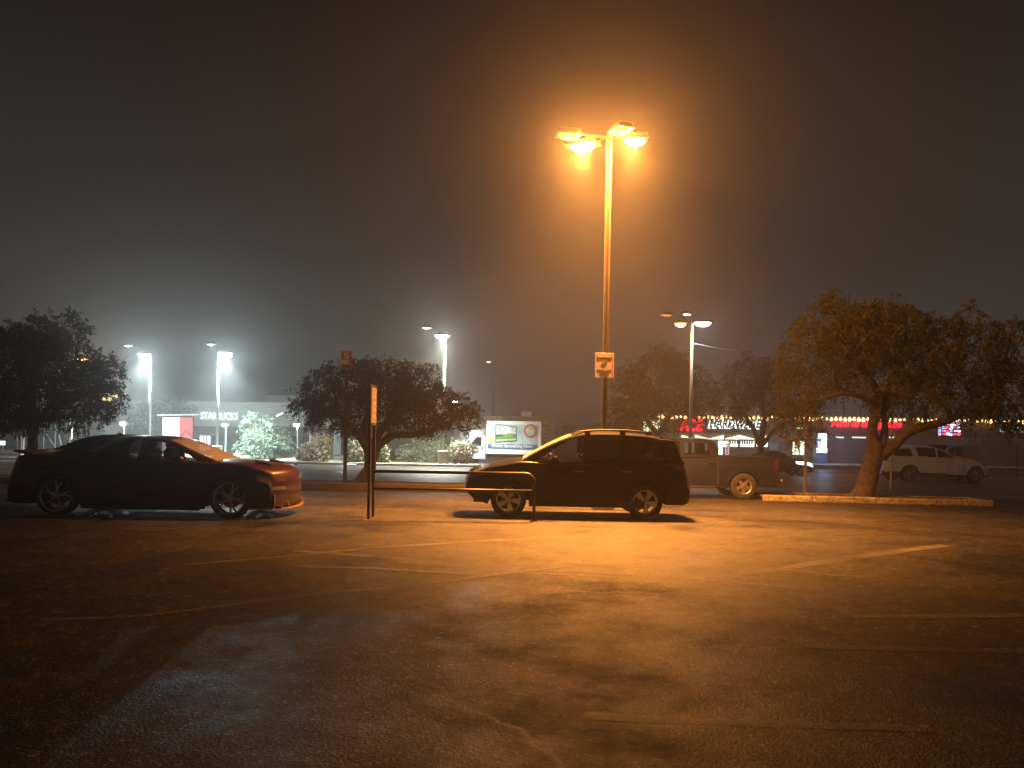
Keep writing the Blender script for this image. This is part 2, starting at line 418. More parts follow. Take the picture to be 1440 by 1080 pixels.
def wheel(parent, x, y, r, rr, style, side, rimmat, width=.23):
    """tyre mesh with a rim sub-part; side -1 = outer face towards -Y"""
    mb = MB(); h = width / 2
    prof = [(rr * .96, -h * .8), (rr * 1.02, -h * .95), (r * .9, -h), (r * .985, -h * .8), (r, -h * .5), (r * .985, -.012), (r * .985, .012), (r, h * .5), (r * .985, h * .8), (r * .9, h), (rr * 1.02, h * .95), (rr * .96, h * .8)]
    mb.lathe(prof, (0, 0, 0), 'Y', 40)
    w = mb.build('wheel', m_rubber, parent, True, (x, y, r), 40)
    mb = MB(); s = side
    mb.lathe([(rr * .97, -s * h * .2), (rr * .9, -s * h * .2), (rr * .9, s * h * .80), (rr * .95, s * h * .86), (rr * 1.0, s * h * .92), (rr * 1.0, s * h * .78)], (0, 0, 0), 'Y', 36)
    yo = s * h * .78
    mb.lathe([(0, yo + s * .012), (rr * .15, yo + s * .01), (rr * .19, yo - s * .01), (rr * .19, yo - s * .05)], (0, 0, 0), 'Y', 16)
    def spoke(a, w0, w1, r0=.12, r1=.95, skew=0):
        ca, sa = math.cos(a), math.sin(a); cb, sb = math.cos(a + skew), math.sin(a + skew)
        d0 = Vector((ca, 0, sa)); n0 = Vector((-sa, 0, ca)); d1 = Vector((cb, 0, sb)); n1 = Vector((-sb, 0, cb))
        a0 = d0 * (rr * r0); a1 = d1 * (rr * r1); oy = Vector((0, yo, 0)); iy = Vector((0, yo - s * .035, 0)); bow = Vector((0, -s * .012, 0))
        vs = [a0 - n0 * w0 + oy, a0 + n0 * w0 + oy, a1 + n1 * w1 + oy + bow, a1 - n1 * w1 + oy + bow]
        vs += [p + (iy - oy) for p in vs]
        fs = [(0, 1, 2, 3), (7, 6, 5, 4), (0, 4, 5, 1), (1, 5, 6, 2), (2, 6, 7, 3), (3, 7, 4, 0)]
        mb.add(vs, fs)
    ph = rnd.uniform(0, 6)
    for k in range(5):
        a = ph + 2 * math.pi * k / 5
        if style == 'split':
            spoke(a, .028, .016, .1, .5); spoke(a, .012, .011, .42, .95, .22); spoke(a, .012, .011, .42, .95, -.22)
        elif style == 'wide':
            spoke(a, .02, .036, .1, .96, .12); spoke(a, .02, .036, .1, .96, -.12)
        elif style == 'five':
            spoke(a, .05, .042, .1, .96)
        else:
            spoke(a, .018, .012); spoke(a + math.pi / 5, .018, .012)
    mb.build('rim', rimmat, w, True, None, 30)
    mb = MB(); mb.lathe([(0, -s * .0), (rr * .62, 0), (rr * .62, -s * .02)], (0, 0, 0), 'Y', 24)
    mb.build('brake_disc', mat('brake_steel', (.12, .1, .09), .5, .8), w)
    return w

def car(t, S):
    """t: Empty at the car's rear on the ground; local +X forward. S: measurements."""
    W = S['W']; L = S['top'][-1][0]
    top = smoothed(S['top']); bot = S['bot']; xs_w = S['wheels']; Rw = S['R']; ar = S.get('arch', Rw * 1.16)
    xs = set(round(i * L / 90, 4) for i in range(91)) | {0, L}
    for k in range(8): xs |= {.012 * k * k * .9, L - .012 * k * k * .9}
    for xw in xs_w:
        for k in range(25):
            xs.add(xw + ar * math.cos(math.pi * k / 24))
    edges = S.get('door_edges', [])
    for e in edges: xs |= {e - .006, e + .006}
    xs = sorted(x for x in xs if 0 <= x <= L)
    xs = [x for i, x in enumerate(xs) if i == 0 or x - xs[i - 1] > .0025]
    def plan(x):
        f = 1.0
        dr, df = S.get('taper_r', .5), S.get('taper_f', .8)
        if x < dr: f -= S.get('tr', .14) * ((dr - x) / dr) ** 2.2
        if x > L - df: f -= S.get('tf', .22) * ((x - (L - df)) / df) ** 2.2
        return f * W
    NS, NR, NT = 13, 4, 5
    cols = []
    for x in xs:
        zb = interp(bot, x); zt = interp(top, x); w = plan(x)
        for xw in xs_w:
            if abs(x - xw) < ar:
                zb = max(zb, Rw + math.sqrt(max(0, ar * ar - (x - xw) ** 2)) * .97)
        zb = min(zb, zt - .05); full0 = interp(bot, x)
        sh = min(.05, (zt - zb) * .4); zs = zt - sh
        c = []
        for i in range(NS):
            z = zb + (zs - zb) * i / (NS - 1)
            q = (z - full0) / max(.05, zt - full0)
            y = w * (.93 + .07 * math.sin(math.pi * min(1, max(0, q * .95 + .12)))) - (.012 if .62 < q < .70 else 0) * 0
            y += S.get('crease', .012) * math.exp(-((q - .68) / .05) ** 2)
            for xw in xs_w:   # wheel arch flare
                d = math.hypot(x - xw, z - Rw)
                if d < ar * 1.35: y += .018 * max(0, 1 - (d - ar) / (ar * .35)) if d >= ar * .98 else .018
            c.append((x, y, z))
        ye = c[-1][1]; rr_ = min(.09, ye * .2)
        for i in range(1, NR + 1):
            a = math.pi / 2 * i / NR
            c.append((x, ye - rr_ * (1 - math.cos(a)), zs + sh * math.sin(a)))
        y2 = ye - rr_
        for i in range(1, NT + 1):
            y = y2 * (1 - i / NT)
            c.append((x, y, zt + S.get('crown', .035) * (1 - (y / y2) ** 2)))
        cols.append(c)
    bf, br = S.get('bow', .22), S.get('bow_r', .08)
    def bowed(p):
        q = abs(p[1]) / W; f = min(1, max(0, (p[0] - (L - 1.0)) / 1.0)); r_ = min(1, max(0, (.7 - p[0]) / .7))
        return (p[0] - bf * q ** 2.4 * f ** 1.5 + br * q ** 2.4 * r_ ** 1.5, p[1], p[2])
    raw = cols; cols = [[bowed(p) for p in c] for c in cols]
    n = len(cols[0])
    buckets = {}
    def put(key, quad):
        buckets.setdefault(key, MB()).add(quad, [(0, 1, 2, 3)])
    for i in range(len(cols) - 1):
        for j in range(n - 1):
            a, b, c2, d = cols[i][j], cols[i + 1][j], cols[i + 1][j + 1], cols[i][j + 1]
            xm = (a[0] + b[0]) / 2; zm = (a[2] + d[2]) / 2
            key = ('body', 0)
            for k, (pn, pm, px0, px1, j0, j1, y0, y1) in enumerate(S.get('rows', [])):
                if px0 < xs[i] + .004 and xs[i + 1] < px1 + .004 and j0 <= j < j1: key = (pn, 100 + k)
            if key[0] == 'body' and j < NS + NR - 1:
                for k, (e0, e1) in enumerate(S.get('doors', [])):
                    if e0 < xm < e1 and zm > interp(bot, xm) + S.get('sill', .12): key = ('door', k)
                    elif abs(xm - e0) < .007 and zm > interp(bot, xm) + S.get('sill', .12): key = ('seam', 2 * k)
                    elif abs(xm - e1) < .007 and zm > interp(bot, xm) + S.get('sill', .12): key = ('seam', 2 * k + 1)
                for k, (pn, poly, pm) in enumerate(S.get('patches', [])):
                    if inpoly(xm, zm, poly): key = (pn, k)
            for sgn in (-1, 1):
                q = [(p[0], sgn * p[1], p[2]) for p in (a, b, c2, d)]
                if sgn > 0: q.reverse()
                put(key + ((sgn,) if key[0] != 'body' else (0,)), q)
    body = buckets.get(('body', 0, 0))
    NC = 16
    for idx in (0, -1):
        xe = xs[idx]; c = raw[idx]
        g = [[bowed((xe, p[1] * (2 * k / NC - 1), p[2])) for k in range(NC + 1)] for p in c]
        for j in range(n - 1):
            for k in range(NC):
                q = [g[j][k], g[j][k + 1], g[j + 1][k + 1], g[j + 1][k]]; ym = (q[0][1] + q[1][1] + q[2][1] + q[3][1]) / 4
                if idx == 0: q.reverse()
                key = ('body', 0, 0)
                for kk, (pn, pm, px0, px1, j0, j1, y0, y1) in enumerate(S.get('rows', [])):
                    if px0 <= xe <= px1 + .01 and j0 <= j < j1 and y0 < abs(ym) < y1: key = (pn, 100 + kk, (0 if y0 == 0 else (1 if ym > 0 else -1)))
                put(key, q)
    paint = S['paint']
    def fuse(mb):   # weld shared corners so shading is smooth
        idx = {}; nv = []; mp = []
        for p in mb.v:
            k = (round(p[0], 4), round(p[1], 4), round(p[2], 4))
            if k not in idx: idx[k] = len(nv); nv.append(p)
            mp.append(idx[k])
        fs = []
        for f in mb.f:
            g = [mp[i] for i in f]; h = [g[i] for i in range(len(g)) if g[i] != g[i - 1]]
            if len(h) > 2: fs.append(tuple(h))
        mb.v = nv; mb.f = fs; mb.mi = [0] * len(fs); return mb
    fuse(body).build('body', paint, t, True, None, 35)
    for key, mb in buckets.items():
        if key[0] == 'seam': mb.build('door_seal', m_under, t)
    doors = {}
    for key, mb in list(buckets.items()):
        if key[0] in ('body', 'seam'): continue
        if key[0] == 'door':
            o = fuse(mb).build('door', paint, t, True, None, 35); doors[(key[1], key[2])] = o
            e0, e1 = S['doors'][key[1]]; hx = e0 + S.get('hoff', .16); hz = interp(top, hx) - S.get('hz', .17)
            hb = MB(); hb.box((hx, key[2] * (W * 1.005 + .012), hz), (.2, .03, .028), 0, .008)
            hb.build('handle', S.get('handle', paint), o, True, None, 40)
        else:
            pm = S['rows'][key[1] - 100][1] if key[1] >= 100 else S['patches'][key[1]][2]
            mb2 = fuse(mb)
            mb2.build(key[0], pm, t, True, None, 35)
    # ---- cabin
    roof = smoothed(S['roof'], 8); belt = S['belt']; x0, x1 = roof[0][0], roof[-1][0]
    nx = int((x1 - x0) / .02); WB, WR = S.get('wb', .92) * W, S.get('wr', .70) * W
    NSd, NTp = 14, 8; cc = []
    zmax = max(z for _, z in roof)
    for i in range(nx + 1):
        x = x0 + (x1 - x0) * i / nx; zr = interp(roof, x); zb = interp(belt, x) - .02
        zr = max(zr, zb + .004); zb2 = zb; c = []
        hfrac = min(1, (zr - zb) / (zmax - zb)); we = WB + (WR - WB) * hfrac
        endt = 1 - .08 * max(0, (x - (x1 - .8)) / .8) ** 2 - .06 * max(0, ((x0 + .8) - x) / .8) ** 2
        for j in range(NSd):
            s = j / (NSd - 1); c.append((x, (WB + (we - WB) * s ** 1.15) * endt, zb2 + (zr - .02 - zb2) * s))
        for j in range(1, NTp + 1):
            y = we * endt * (1 - j / NTp) * .985
            c.append((x, y, zr + S.get('rcrown', .045) * hfrac * (1 - (y / (we * endt)) ** 2)))
        cc.append(c)
    n2 = len(cc[0]); bk = {}
    wsx, rwx = S['ws_x'], S['rw_x']
    for i in range(nx):
        for j in range(n2 - 1):
            a, b, c2, d = cc[i][j], cc[i + 1][j], cc[i + 1][j + 1], cc[i][j + 1]
            xm = (a[0] + b[0]) / 2; zm = sum(p[2] for p in (a, b, c2, d)) / 4; key = ('cabin', 0)
            if j < NSd - 1:
                if 1 <= j:
                    for k, (poly, gm, dk) in enumerate(S['windows']):
                        if inpoly(xm, zm, poly): key = ('window', k)
            elif j >= NSd:
                if xm > wsx and xm < x1 - .03: key = ('windshield', 0)
                elif xm < rwx and xm > x0 + .03: key = ('rear_window', 0)
            for sgn in (-1, 1):
                q = [(p[0], sgn * p[1], p[2]) for p in (a, b, c2, d)]
                if sgn > 0: q.reverse()
                kk = key + ((sgn,) if key[0] == 'window' else (0,))
                bk.setdefault(kk, MB()).add(q, [(0, 1, 2, 3)])
    for key, mb in bk.items():
        if key[0] == 'cabin': fuse(mb).build('cabin', S.get('cabin_paint', paint), t, True, None, 30)
        elif key[0] == 'windshield': fuse(mb).build('windshield', S['ws_mat'], t, True)
        elif key[0] == 'rear_window': fuse(mb).build('rear_window', S.get('rw_mat', m_tint), t, True)
        else:
            poly, gm, dk = S['windows'][key[1]]
            fuse(mb).build('window', gm, doors.get((dk, key[2]), t) if dk is not None else t, True)
    # ---- underbody, wheels, mirrors
    mb = MB(); zf = min(z for _, z in bot)
    segs = [0.12] + [v for xw in sorted(xs_w) for v in (xw - ar - .02, xw + ar + .02)] + [L - .2]
    for a, b in zip(segs[0::2], segs[1::2]):
        if b > a: mb.box(((a + b) / 2, 0, zf + .16), (b - a, W * 1.7, .22))
    for xw in xs_w: mb.box((xw, 0, zf + .40), (ar * 2.3, (W - .26) * 2, .62))
    mb.build('underbody', m_under, t)
    for xw in xs_w:
        for s in (-1, 1): wheel(t, xw, s * (W - S.get('inset', .125)), Rw, S['rim'], S['style'], s, S['rimmat'])
    for s in (-1, 1):
        mx, mz = S['mirror']; mb = MB()
        mb.box((mx, s * (W * .97 + .10), mz), (.13, .21, .13), 0, .04); mb.box((mx + .01, s * W * .93, mz - .045), (.07, .16, .04), 0, .01)
        mb.build('side_mirror', S.get('mirror_paint', paint), t, True, None, 40)
    if S.get('seats'):
        zb = interp(belt, S['seats'][0])
        for sx in S['seats']:
            for s in (-1, 1):
                mb = MB(); mb.box((sx, s * .38, zb + .0), (.16, .46, .40), 0, .06); mb.box((sx - .03, s * .38, zb + .27), (.1, .26, .17), 0, .04)
                mb.build('seat', m_black, t, True, None, 40)
        mb = MB(); mb.lathe([(.17, -.012), (.185, 0), (.17, .012)], (0, 0, 0), 'Z', 20)
        o = mb.build('steering_wheel', m_black, t, True, (S['seats'][0] + .62, .38, zb)); o.rotation_euler = (0, R(-65), 0)
    return L

m_tint = mat('tinted_glass', (.006, .006, .008), .06, spec=.5, alpha=.82)
m_dark = mat('dark_glass', (.005, .005, .006), .08)
m_clear = mat('side_glass', (.05, .05, .05), .08, alpha=.22)
m_dew = mat('dewy_windshield', (.30, .28, .24), .55, var=.1, vs=4, alpha=.93, coat=.4)
m_lens = mat('headlight_lens', (.10, .10, .10), .10, coat=.6)
m_tail = mat('tail_lens', (.16, .008, .006), .15, coat=1)
m_rimd = mat('dark_rim', (.42, .36, .33), .3, .9)
m_rims = mat('silver_rim', (.55, .53, .50), .3, .85)
def carpaint(n, c, metal=.3, rough=.3): return mat(n, c, rough, metal, coat=.12, var=.05, spec=.35, vs=2, bump=.01, bs=300)
p_red = mat('dark_red_paint', (.026, .002, .004), .4, .1, coat=.28, var=.05, vs=2, bump=.01, bs=300, spec=.4)
p_blk = carpaint('black_paint', (.010, .011, .013), .2, .3)
p_pur = carpaint('slate_paint', (.012, .017, .060), .3, .4)
p_sil = carpaint('champagne_paint', (.52, .66, .95), .1, .4)
p_wht = carpaint('white_car_paint', (.34, .42, .6), 0, .45)
p_drk = carpaint('dark_car_paint', (.03, .03, .035), .3, .3)

# --- red sedan with louvred rear window
YC = 14.55
t = thing('parked_sedan', 'dark red four door sedan with rear spoiler and louvred back window', 'car', (P(4.5, 722, YC - .93).x - .06, YC, 0))
L = car(t, dict(W=.93, bow=.36, bow_r=.06, tf=.12, taper_f=.6, top=[(0, .69), (.05, .79), (.13, .93), (.2, 1.06), (.5, 1.085), (.78, 1.085), (1.4, 1.06), (2.5, 1.015), (3.72, 1.0), (4.07, .99), (4.40, .96), (4.72, .905), (4.92, .84), (4.99, .78), (5.02, .66)],
    bot=[(0, .28), (.06, .255), (.55, .24), (1.4, .155), (3.6, .165), (4.5, .18), (4.9, .19), (5.02, .22)],
    wheels=(.975, 4.06), R=.362, arch=.42, rim=.285, style='split', rimmat=m_rimd, paint=p_red, inset=.11,
    door_edges=[1.42, 2.46, 3.55], doors=[(1.42, 2.46), (2.46, 3.55)], hoff=.15, hz=.15, sill=.13,
    rows=[('headlight', m_lens, 4.66, 5.1, 9, 11, .5, 1), ('grille', m_black, 5.0, 5.03, 8, 11, 0, .5), ('air_intake', m_black, 4.62, 5.1, 2, 6, .6, 1), ('lower_grille', m_black, 5.0, 5.03, 2, 6, 0, .6), ('bumper_trim', mat('bumper_dark', (.02, .008, .008), .35), 4.86, 5.1, 7, 8, 0, 1)],
    patches=[('tail_light', [(-.1, .86), (.30, .89), (.30, .95), (-.1, .99)], m_tail)],
    roof=[(.72, 1.07), (1.07, 1.225), (1.33, 1.325), (1.6, 1.372), (1.82, 1.392), (2.19, 1.41), (2.64, 1.40), (2.95, 1.33), (3.3, 1.185), (3.77, 1.0)],
    belt=[(.7, 1.07), (1.64, 1.05), (2.6, 1.01), (3.4, .985), (3.8, .985)], wb=.90, wr=.66,
    windows=[([(1.38, 1.07), (2.37, 1.03), (2.37, 1.42), (1.75, 1.42), (1.5, 1.25)], m_tint, 0), ([(2.52, 1.02), (3.45, 1.0), (3.22, 1.14), (2.93, 1.272), (2.70, 1.345), (2.52, 1.36)], m_clear, 1)],
    ws_x=2.82, rw_x=1.55, ws_mat=m_dew, mirror=(3.22, 1.04), cabin_paint=p_red, seats=(2.45,), handle=p_red))
mb = MB()   # louvre slats over the back window
for k in range(8):
    x = .86 + k * .105; z = interp(smoothed([(.72, 1.07), (1.07, 1.225), (1.33, 1.325), (1.6, 1.372), (1.82, 1.392)]), x)
    hw = .66 - .012 * k
    mb.prism([(-.085, .030), (.055, .052), (.06, .03), (-.07, .004)], (x, -hw, z + .035), (1, 0, 0), (0, 0, 1), (0, 2 * hw, 0))
mb.build('window_louver', m_black, t)
mb = MB()   # spoiler: blade on two feet
mb.prism([(-.02, .10), (.06, .125), (.36, .07), (.42, .03), (.30, .035), (.10, .075)], (.12, -.80, 1.035), (1, 0, 0), (0, 0, 1), (0, 1.60, 0))
for s in (-1, 1): mb.box((.33, s * .62, 1.075), (.2, .05, .06), 0, .01)
mb.build('spoiler', carpaint('red_spoiler', (.085, .008, .010)), t)
mb = MB(); mb.prism([(0, 0), (.17, 0), (.06, .062), (.02, .062)], (1.58, -.03, 1.425), (1, 0, 0), (0, 0, 1), (0, .06, 0)); mb.build('antenna_fin', m_black, t)
mb = MB(); mb.prism([(4.35, -.88), (4.8, -.80), (5.0, -.5), (5.08, 0), (5.0, .5), (4.8, .80), (4.35, .88)], (0, 0, .165), (1, 0, 0), (0, 1, 0), (0, 0, .022))
for s in (-1, 1):
    mb.box((4.86, s * .72, .21), (.16, .03, .06)); mb.tube([(4.93, s * .45, .36), (5.0, s * .45, .185)], .012, 6)
mb.build('front_splitter', mat('orange_lit_splitter', (.35, .2, .08), .35, .4), t)  # orange lamplight on the splitter is put into its colour
for s in (-1, 1): mb = MB(); mb.box((2.5, s * .935, .17), (2.1, .03, .05), 0, .01); mb.build('side_skirt', m_black, t)
mb = MB(); mb.box((.1, 0, .25), (.24, 1.5, .05), 0, .015); mb.build('rear_diffuser', m_black, t)
mb = MB()
for s in (-1, 1):
    mb = MB(); mb.prism([(0, 0), (.30, -.05), (.30, -.03), (.02, .03)], (4.36, s * .40 - .1, 1.0), (1, 0, 0), (0, 0, 1), (0, .2, 0))
    mb.build('hood_scoop', m_black, t)
# --- black SUV
YF = 15.48
xr = P(973, 709, YF - .88).x
t = thing('parked_suv', 'black SUV with silver roof rails parked beside the cart corral', 'SUV', (xr, YF, 0), math.pi)
car(t, dict(W=.88, bow=.10, bow_r=.02, top=[(0, .70), (.06, .86), (.1, 1.02), (.2, 1.10), (.6, 1.09), (1.5, 1.075), (2.6, 1.06), (3.24, 1.085), (3.6, 1.025), (4.0, .945), (4.2, .87), (4.3, .79), (4.36, .66)],
    bot=[(0, .40), (.06, .30), (.4, .30), (1.4, .25), (3.0, .235), (3.9, .25), (4.2, .33), (4.36, .48)],
    wheels=(.885, 3.49), R=.338, arch=.40, rim=.235, style='wide', rimmat=m_rims, paint=p_blk, crown=.05,
    door_edges=[1.12, 2.02, 3.02], doors=[(1.12, 2.02), (2.02, 3.02)], sill=.13, hoff=.13, hz=.17,
    patches=[('headlight', [(3.86, .84), (4.05, .76), (4.33, .74), (4.28, .86), (4.05, .93), (3.8, .94)], m_lens),
             ('tail_light', [(-.1, .80), (.14, .80), (.2, .92), (.42, 1.06), (-.1, 1.06)], m_tail)],
    rows=[('clear_lens', mat('clear_tail', (.55, .5, .48), .15, coat=1), -.1, .055, 8, 12, .5, 1), ('grille', m_black, 4.3, 4.37, 7, 11, 0, .45), ('lower_grille', m_black, 4.3, 4.37, 2, 5, 0, .6), ('fog_light', m_lens, 4.17, 4.29, 3, 4, 5, 6)],
    roof=[(.10, 1.08), (.19, 1.22), (.27, 1.45), (.32, 1.53), (.64, 1.565), (1.01, 1.61), (1.72, 1.632), (2.15, 1.60), (2.33, 1.56), (2.7, 1.40), (3.0, 1.245), (3.27, 1.09)],
    belt=[(.1, 1.08), (1.5, 1.06), (2.6, 1.05), (3.3, 1.09)], wb=.93, wr=.72, rcrown=.05,
    windows=[([(.45, 1.13), (1.05, 1.1), (1.05, 1.53), (.42, 1.48)], m_tint, None), ([(1.17, 1.1), (1.97, 1.08), (1.97, 1.56), (1.17, 1.55)], m_tint, 0),
             ([(2.07, 1.08), (2.98, 1.08), (2.72, 1.27), (2.42, 1.45), (2.2, 1.535), (2.07, 1.54)], m_clear, 1)],
    ws_x=2.28, rw_x=.30, ws_mat=m_dew, mirror=(2.62, 1.13), seats=(2.0,), mirror_paint=p_blk))
for s in (-1, 1):
    mb = MB(); y = s * .60
    mb.tube([(.62, y, 1.585), (.78, y, 1.665), (1.2, y, 1.70), (1.75, y, 1.70), (2.05, y, 1.67), (2.22, y, 1.60)], [.012, .02, .02, .02, .02, .012], 8)
    for x in (.80, 1.3, 1.98): mb.box((x, y, 1.655), (.11, .04, .075), 0, .01)
    mb.build('roof_rail', mat('rail_metal', (.05, .05, .05), .4, .3), t, True, None, 40)
mb = MB(); mb.prism([(-.02, -.01), (.30, .05), (.30, .02), (.02, -.04)], (.28, -.58, 1.545), (1, 0, 0), (0, 0, 1), (0, 1.16, 0)); mb.build('spoiler', p_blk, t)
for s in (-1, 1): mb = MB(); mb.box((2.0, s * .882, .29), (2.2, .02, .12), 0, .008); mb.build('sill_trim', m_black, t)

# --- slate pickup behind the SUV
YP = 23.4; zp = gz(22.6)
t = thing('pickup_truck', 'slate coloured crew cab pickup parked behind the black SUV', 'pickup', (P(1100, 700, YP - .9).x, YP, zp), math.pi)
car(t, dict(W=.90, top=[(0, .60), (.03, .62), (.06, 1.24), (.2, 1.235), (1.0, 1.235), (1.86, 1.235), (3.2, 1.215), (3.9, 1.22), (4.6, 1.19), (5.0, 1.12), (5.08, .9), (5.12, .6)],
    bot=[(0, .42), (.3, .42), (1.7, .31), (3.8, .31), (4.9, .34), (5.12, .4)], wheels=(1.13, 4.2), R=.385, arch=.455, rim=.235, style='five', rimmat=m_rims, paint=p_pur,
    taper_r=.1, tr=.02, crown=.0, tf=.1, door_edges=[1.93, 2.9, 3.9], doors=[(1.93, 2.9), (2.9, 3.9)], handle=m_black, hoff=.15, hz=.13, sill=.12,
    rows=[('tail_light', mat('bright_tail', (.10, .008, .006), .2, coat=1), .025, .20, 7, 12, 5, 6)],
    roof=[(1.86, 1.24), (1.90, 1.5), (1.96, 1.665), (2.1, 1.725), (2.6, 1.74), (3.1, 1.735), (3.35, 1.69), (3.7, 1.45), (4.0, 1.22)],
    belt=[(1.8, 1.24), (4.0, 1.22)], wb=.95, wr=.80,
    windows=[([(2.13, 1.28), (2.86, 1.27), (2.86, 1.655), (2.25, 1.655), (2.13, 1.55)], m_tint, 0), ([(3.0, 1.27), (3.75, 1.26), (3.4, 1.6), (3.3, 1.66), (3.0, 1.66)], m_tint, 1)],
    ws_x=3.33, rw_x=1.95, ws_mat=m_tint, mirror=(3.6, 1.32), mirror_paint=m_black, inset=.11))
mb = MB(); mb.box((-.04, 0, .53), (.16, 1.7, .17), 0, .03); mb.build('rear_bumper', mat('dark_chrome', (.12, .12, .13), .3, .8), t, True, None, 40)
for s in (-1, 1): mb = MB(); mb.box((2.85, s * .90, .36), (1.75, .10, .04), 0, .01); mb.build('running_board', m_chrome, t)
for s in (-1, 1): mb = MB(); mb.box((1.885, s * .885, .80), (.035, .05, .86)); mb.build('bed_gap', m_under, t)
mb = MB(); mb.box((.98, 0, 1.245), (1.74, 1.62, .03), 0, .01); mb.build('bed_cover', m_black, t)
mb = MB(); mb.box((.02, -.3, .72), (.02, .32, .16)); mb.build('number_plate', m_signw, t)

# --- champagne SUV on the far lane
YE = 36.9; ze = gz(36)
t = thing('silver_crossover', 'champagne silver crossover facing right beyond the leaning tree', 'SUV', (P(1240, 660, YE - .9).x, YE, ze), 0)
car(t, dict(W=.93, top=[(0, .62), (.04, .95), (.1, 1.16), (.5, 1.2), (1.5, 1.17), (2.8, 1.15), (3.6, 1.2), (4.2, 1.13), (4.67, 1.02), (5.0, .84), (5.2, .68), (5.27, .55)],
    bot=[(0, .36), (.4, .30), (1.9, .24), (3.9, .24), (5.0, .24), (5.27, .34)], wheels=(1.3, 4.42), R=.395, arch=.455, rim=.27, style='multi', rimmat=m_chrome, paint=p_sil,
    door_edges=[1.72, 2.62, 3.6], doors=[(1.72, 2.62), (2.62, 3.6)], sill=.2, handle=m_chrome,
    patches=[('headlight', [(4.8, .68), (5.3, .6), (5.3, .8), (4.95, .9), (4.75, .92)], mat('bright_headlight', (.7, .7, .68), .1, coat=1)), ('tail_light', [(-.1, .98), (.32, 1.0), (.3, 1.17), (-.1, 1.2)], m_tail),
             ('cladding', [(-.1, .1), (5.4, .1), (5.4, .36), (-.1, .5)], m_black)],
    roof=[(.1, 1.17), (.3, 1.4), (.6, 1.58), (.9, 1.65), (1.7, 1.70), (2.4, 1.68), (2.9, 1.56), (3.3, 1.38), (3.65, 1.2)], belt=[(.1, 1.18), (1.5, 1.16), (3.7, 1.19)], wb=.92, wr=.70,
    windows=[([(.55, 1.24), (1.5, 1.22), (1.4, 1.6), (.75, 1.52)], m_dark, None), ([(1.75, 1.22), (2.58, 1.2), (2.58, 1.62), (1.68, 1.62)], m_dark, 0), ([(2.66, 1.2), (3.45, 1.22), (3.1, 1.42), (2.85, 1.53), (2.66, 1.6)], m_dark, 1)],
    ws_x=2.75, rw_x=.6, ws_mat=m_dark, mirror=(3.2, 1.24), mirror_paint=m_chrome))
mb = MB(); mb.box((-.02, 0, .5), (.1, 1.6, .16), 0, .03); mb.build('rear_bumper', p_sil, t)
mb = MB(); mb.box((.0, 0, .85), (.03, .5, .18)); mb.build('number_plate', m_signw, t)

# --- white van behind it
YV = 45; t = thing('white_van', 'white van half hidden behind the champagne crossover', 'van', (P(1362, 655, YV).x, YV, gz(YV)), R(180 + 22))
car(t, dict(W=.92, top=[(0, .8), (.03, 1.15), (.5, 1.2), (2.6, 1.18), (3.4, 1.12), (3.9, .95), (4.1, .8), (4.2, .6)], bot=[(0, .4), (4.2, .35)], wheels=(.8, 3.4), R=.34, rim=.2, style='multi', rimmat=m_rims, paint=p_wht,
    doors=[(2.2, 3.1)], door_edges=[2.2, 3.1], roof=[(.04, 1.18), (.1, 1.7), (.2, 1.86), (.8, 1.93), (2.0, 1.93), (2.5, 1.84), (2.9, 1.5), (3.3, 1.14)], belt=[(0, 1.17), (3.4, 1.12)], wb=.96, wr=.82,
    windows=[([(1.55, 1.24), (2.15, 1.24), (2.15, 1.75), (1.55, 1.78)], m_dark, None), ([(2.25, 1.22), (3.0, 1.2), (2.7, 1.6), (2.5, 1.74), (2.25, 1.76)], m_dark, 0)], ws_x=2.45, rw_x=.12, ws_mat=m_dark, mirror=(2.85, 1.25)))
mb = MB(); mb.lathe([(.12, 0), (.3, 0), (.3, .005), (.12, .005)], (0, 0, 0), 'Y', 24); mb.build('emblem', mat('grey_emblem', (.3, .3, .3), .5), t, False, (1.0, .955, 1.0))

# --- dark sedan passing with lights on
YD = 43; t = thing('passing_sedan', 'low dark sedan with glowing tail and head lamps behind the pickup', 'car', (P(1044, 660, YD).x, YD, gz(YD)), 0)
m_tl = mat('lit_tail', None, emit=(1, .02, .06), es=3.5); m_hl = mat('lit_headlamp', None, emit=(.8, .92, 1), es=5)
car(t, dict(W=.85, top=[(0, .6), (.05, .85), (.3, .95), (1.0, .95), (2.6, .9), (3.2, .84), (3.7, .7), (3.8, .55)], bot=[(0, .3), (3.8, .25)], wheels=(.75, 3.0), R=.3, rim=.18, style='multi', rimmat=m_rims, paint=p_drk,
    doors=[(1.2, 1.9), (1.9, 2.6)], door_edges=[1.2, 1.9, 2.6], patches=[('tail_light', [(-.1, .80), (.75, .86), (.75, .93), (-.1, .92)], m_tl), ('headlight', [(2.7, .70), (3.9, .52), (3.9, .68), (3.3, .80), (2.7, .83)], m_hl)],
    roof=[(.5, .95), (1.0, 1.25), (1.4, 1.36), (1.9, 1.34), (2.3, 1.15), (2.7, .9)], belt=[(.4, .95), (2.8, .9)], wb=.9, wr=.66,
    windows=[([(.9, 1.0), (1.8, 1.0), (1.8, 1.3), (1.2, 1.25)], m_tint, 0), ([(1.9, 1.0), (2.5, .97), (2.15, 1.2), (1.9, 1.28)], m_tint, 1)], ws_x=1.95, rw_x=1.2, ws_mat=m_tint, mirror=(2.3, .98)))

# --- box truck
YT = 54; t = thing('box_truck', 'white box truck with a television picture on its side', 'truck', (P(766, 656, YT).x, YT, gz(YT)), R(180 - 16)); t.scale = (1.08, 1.08, 1.08)
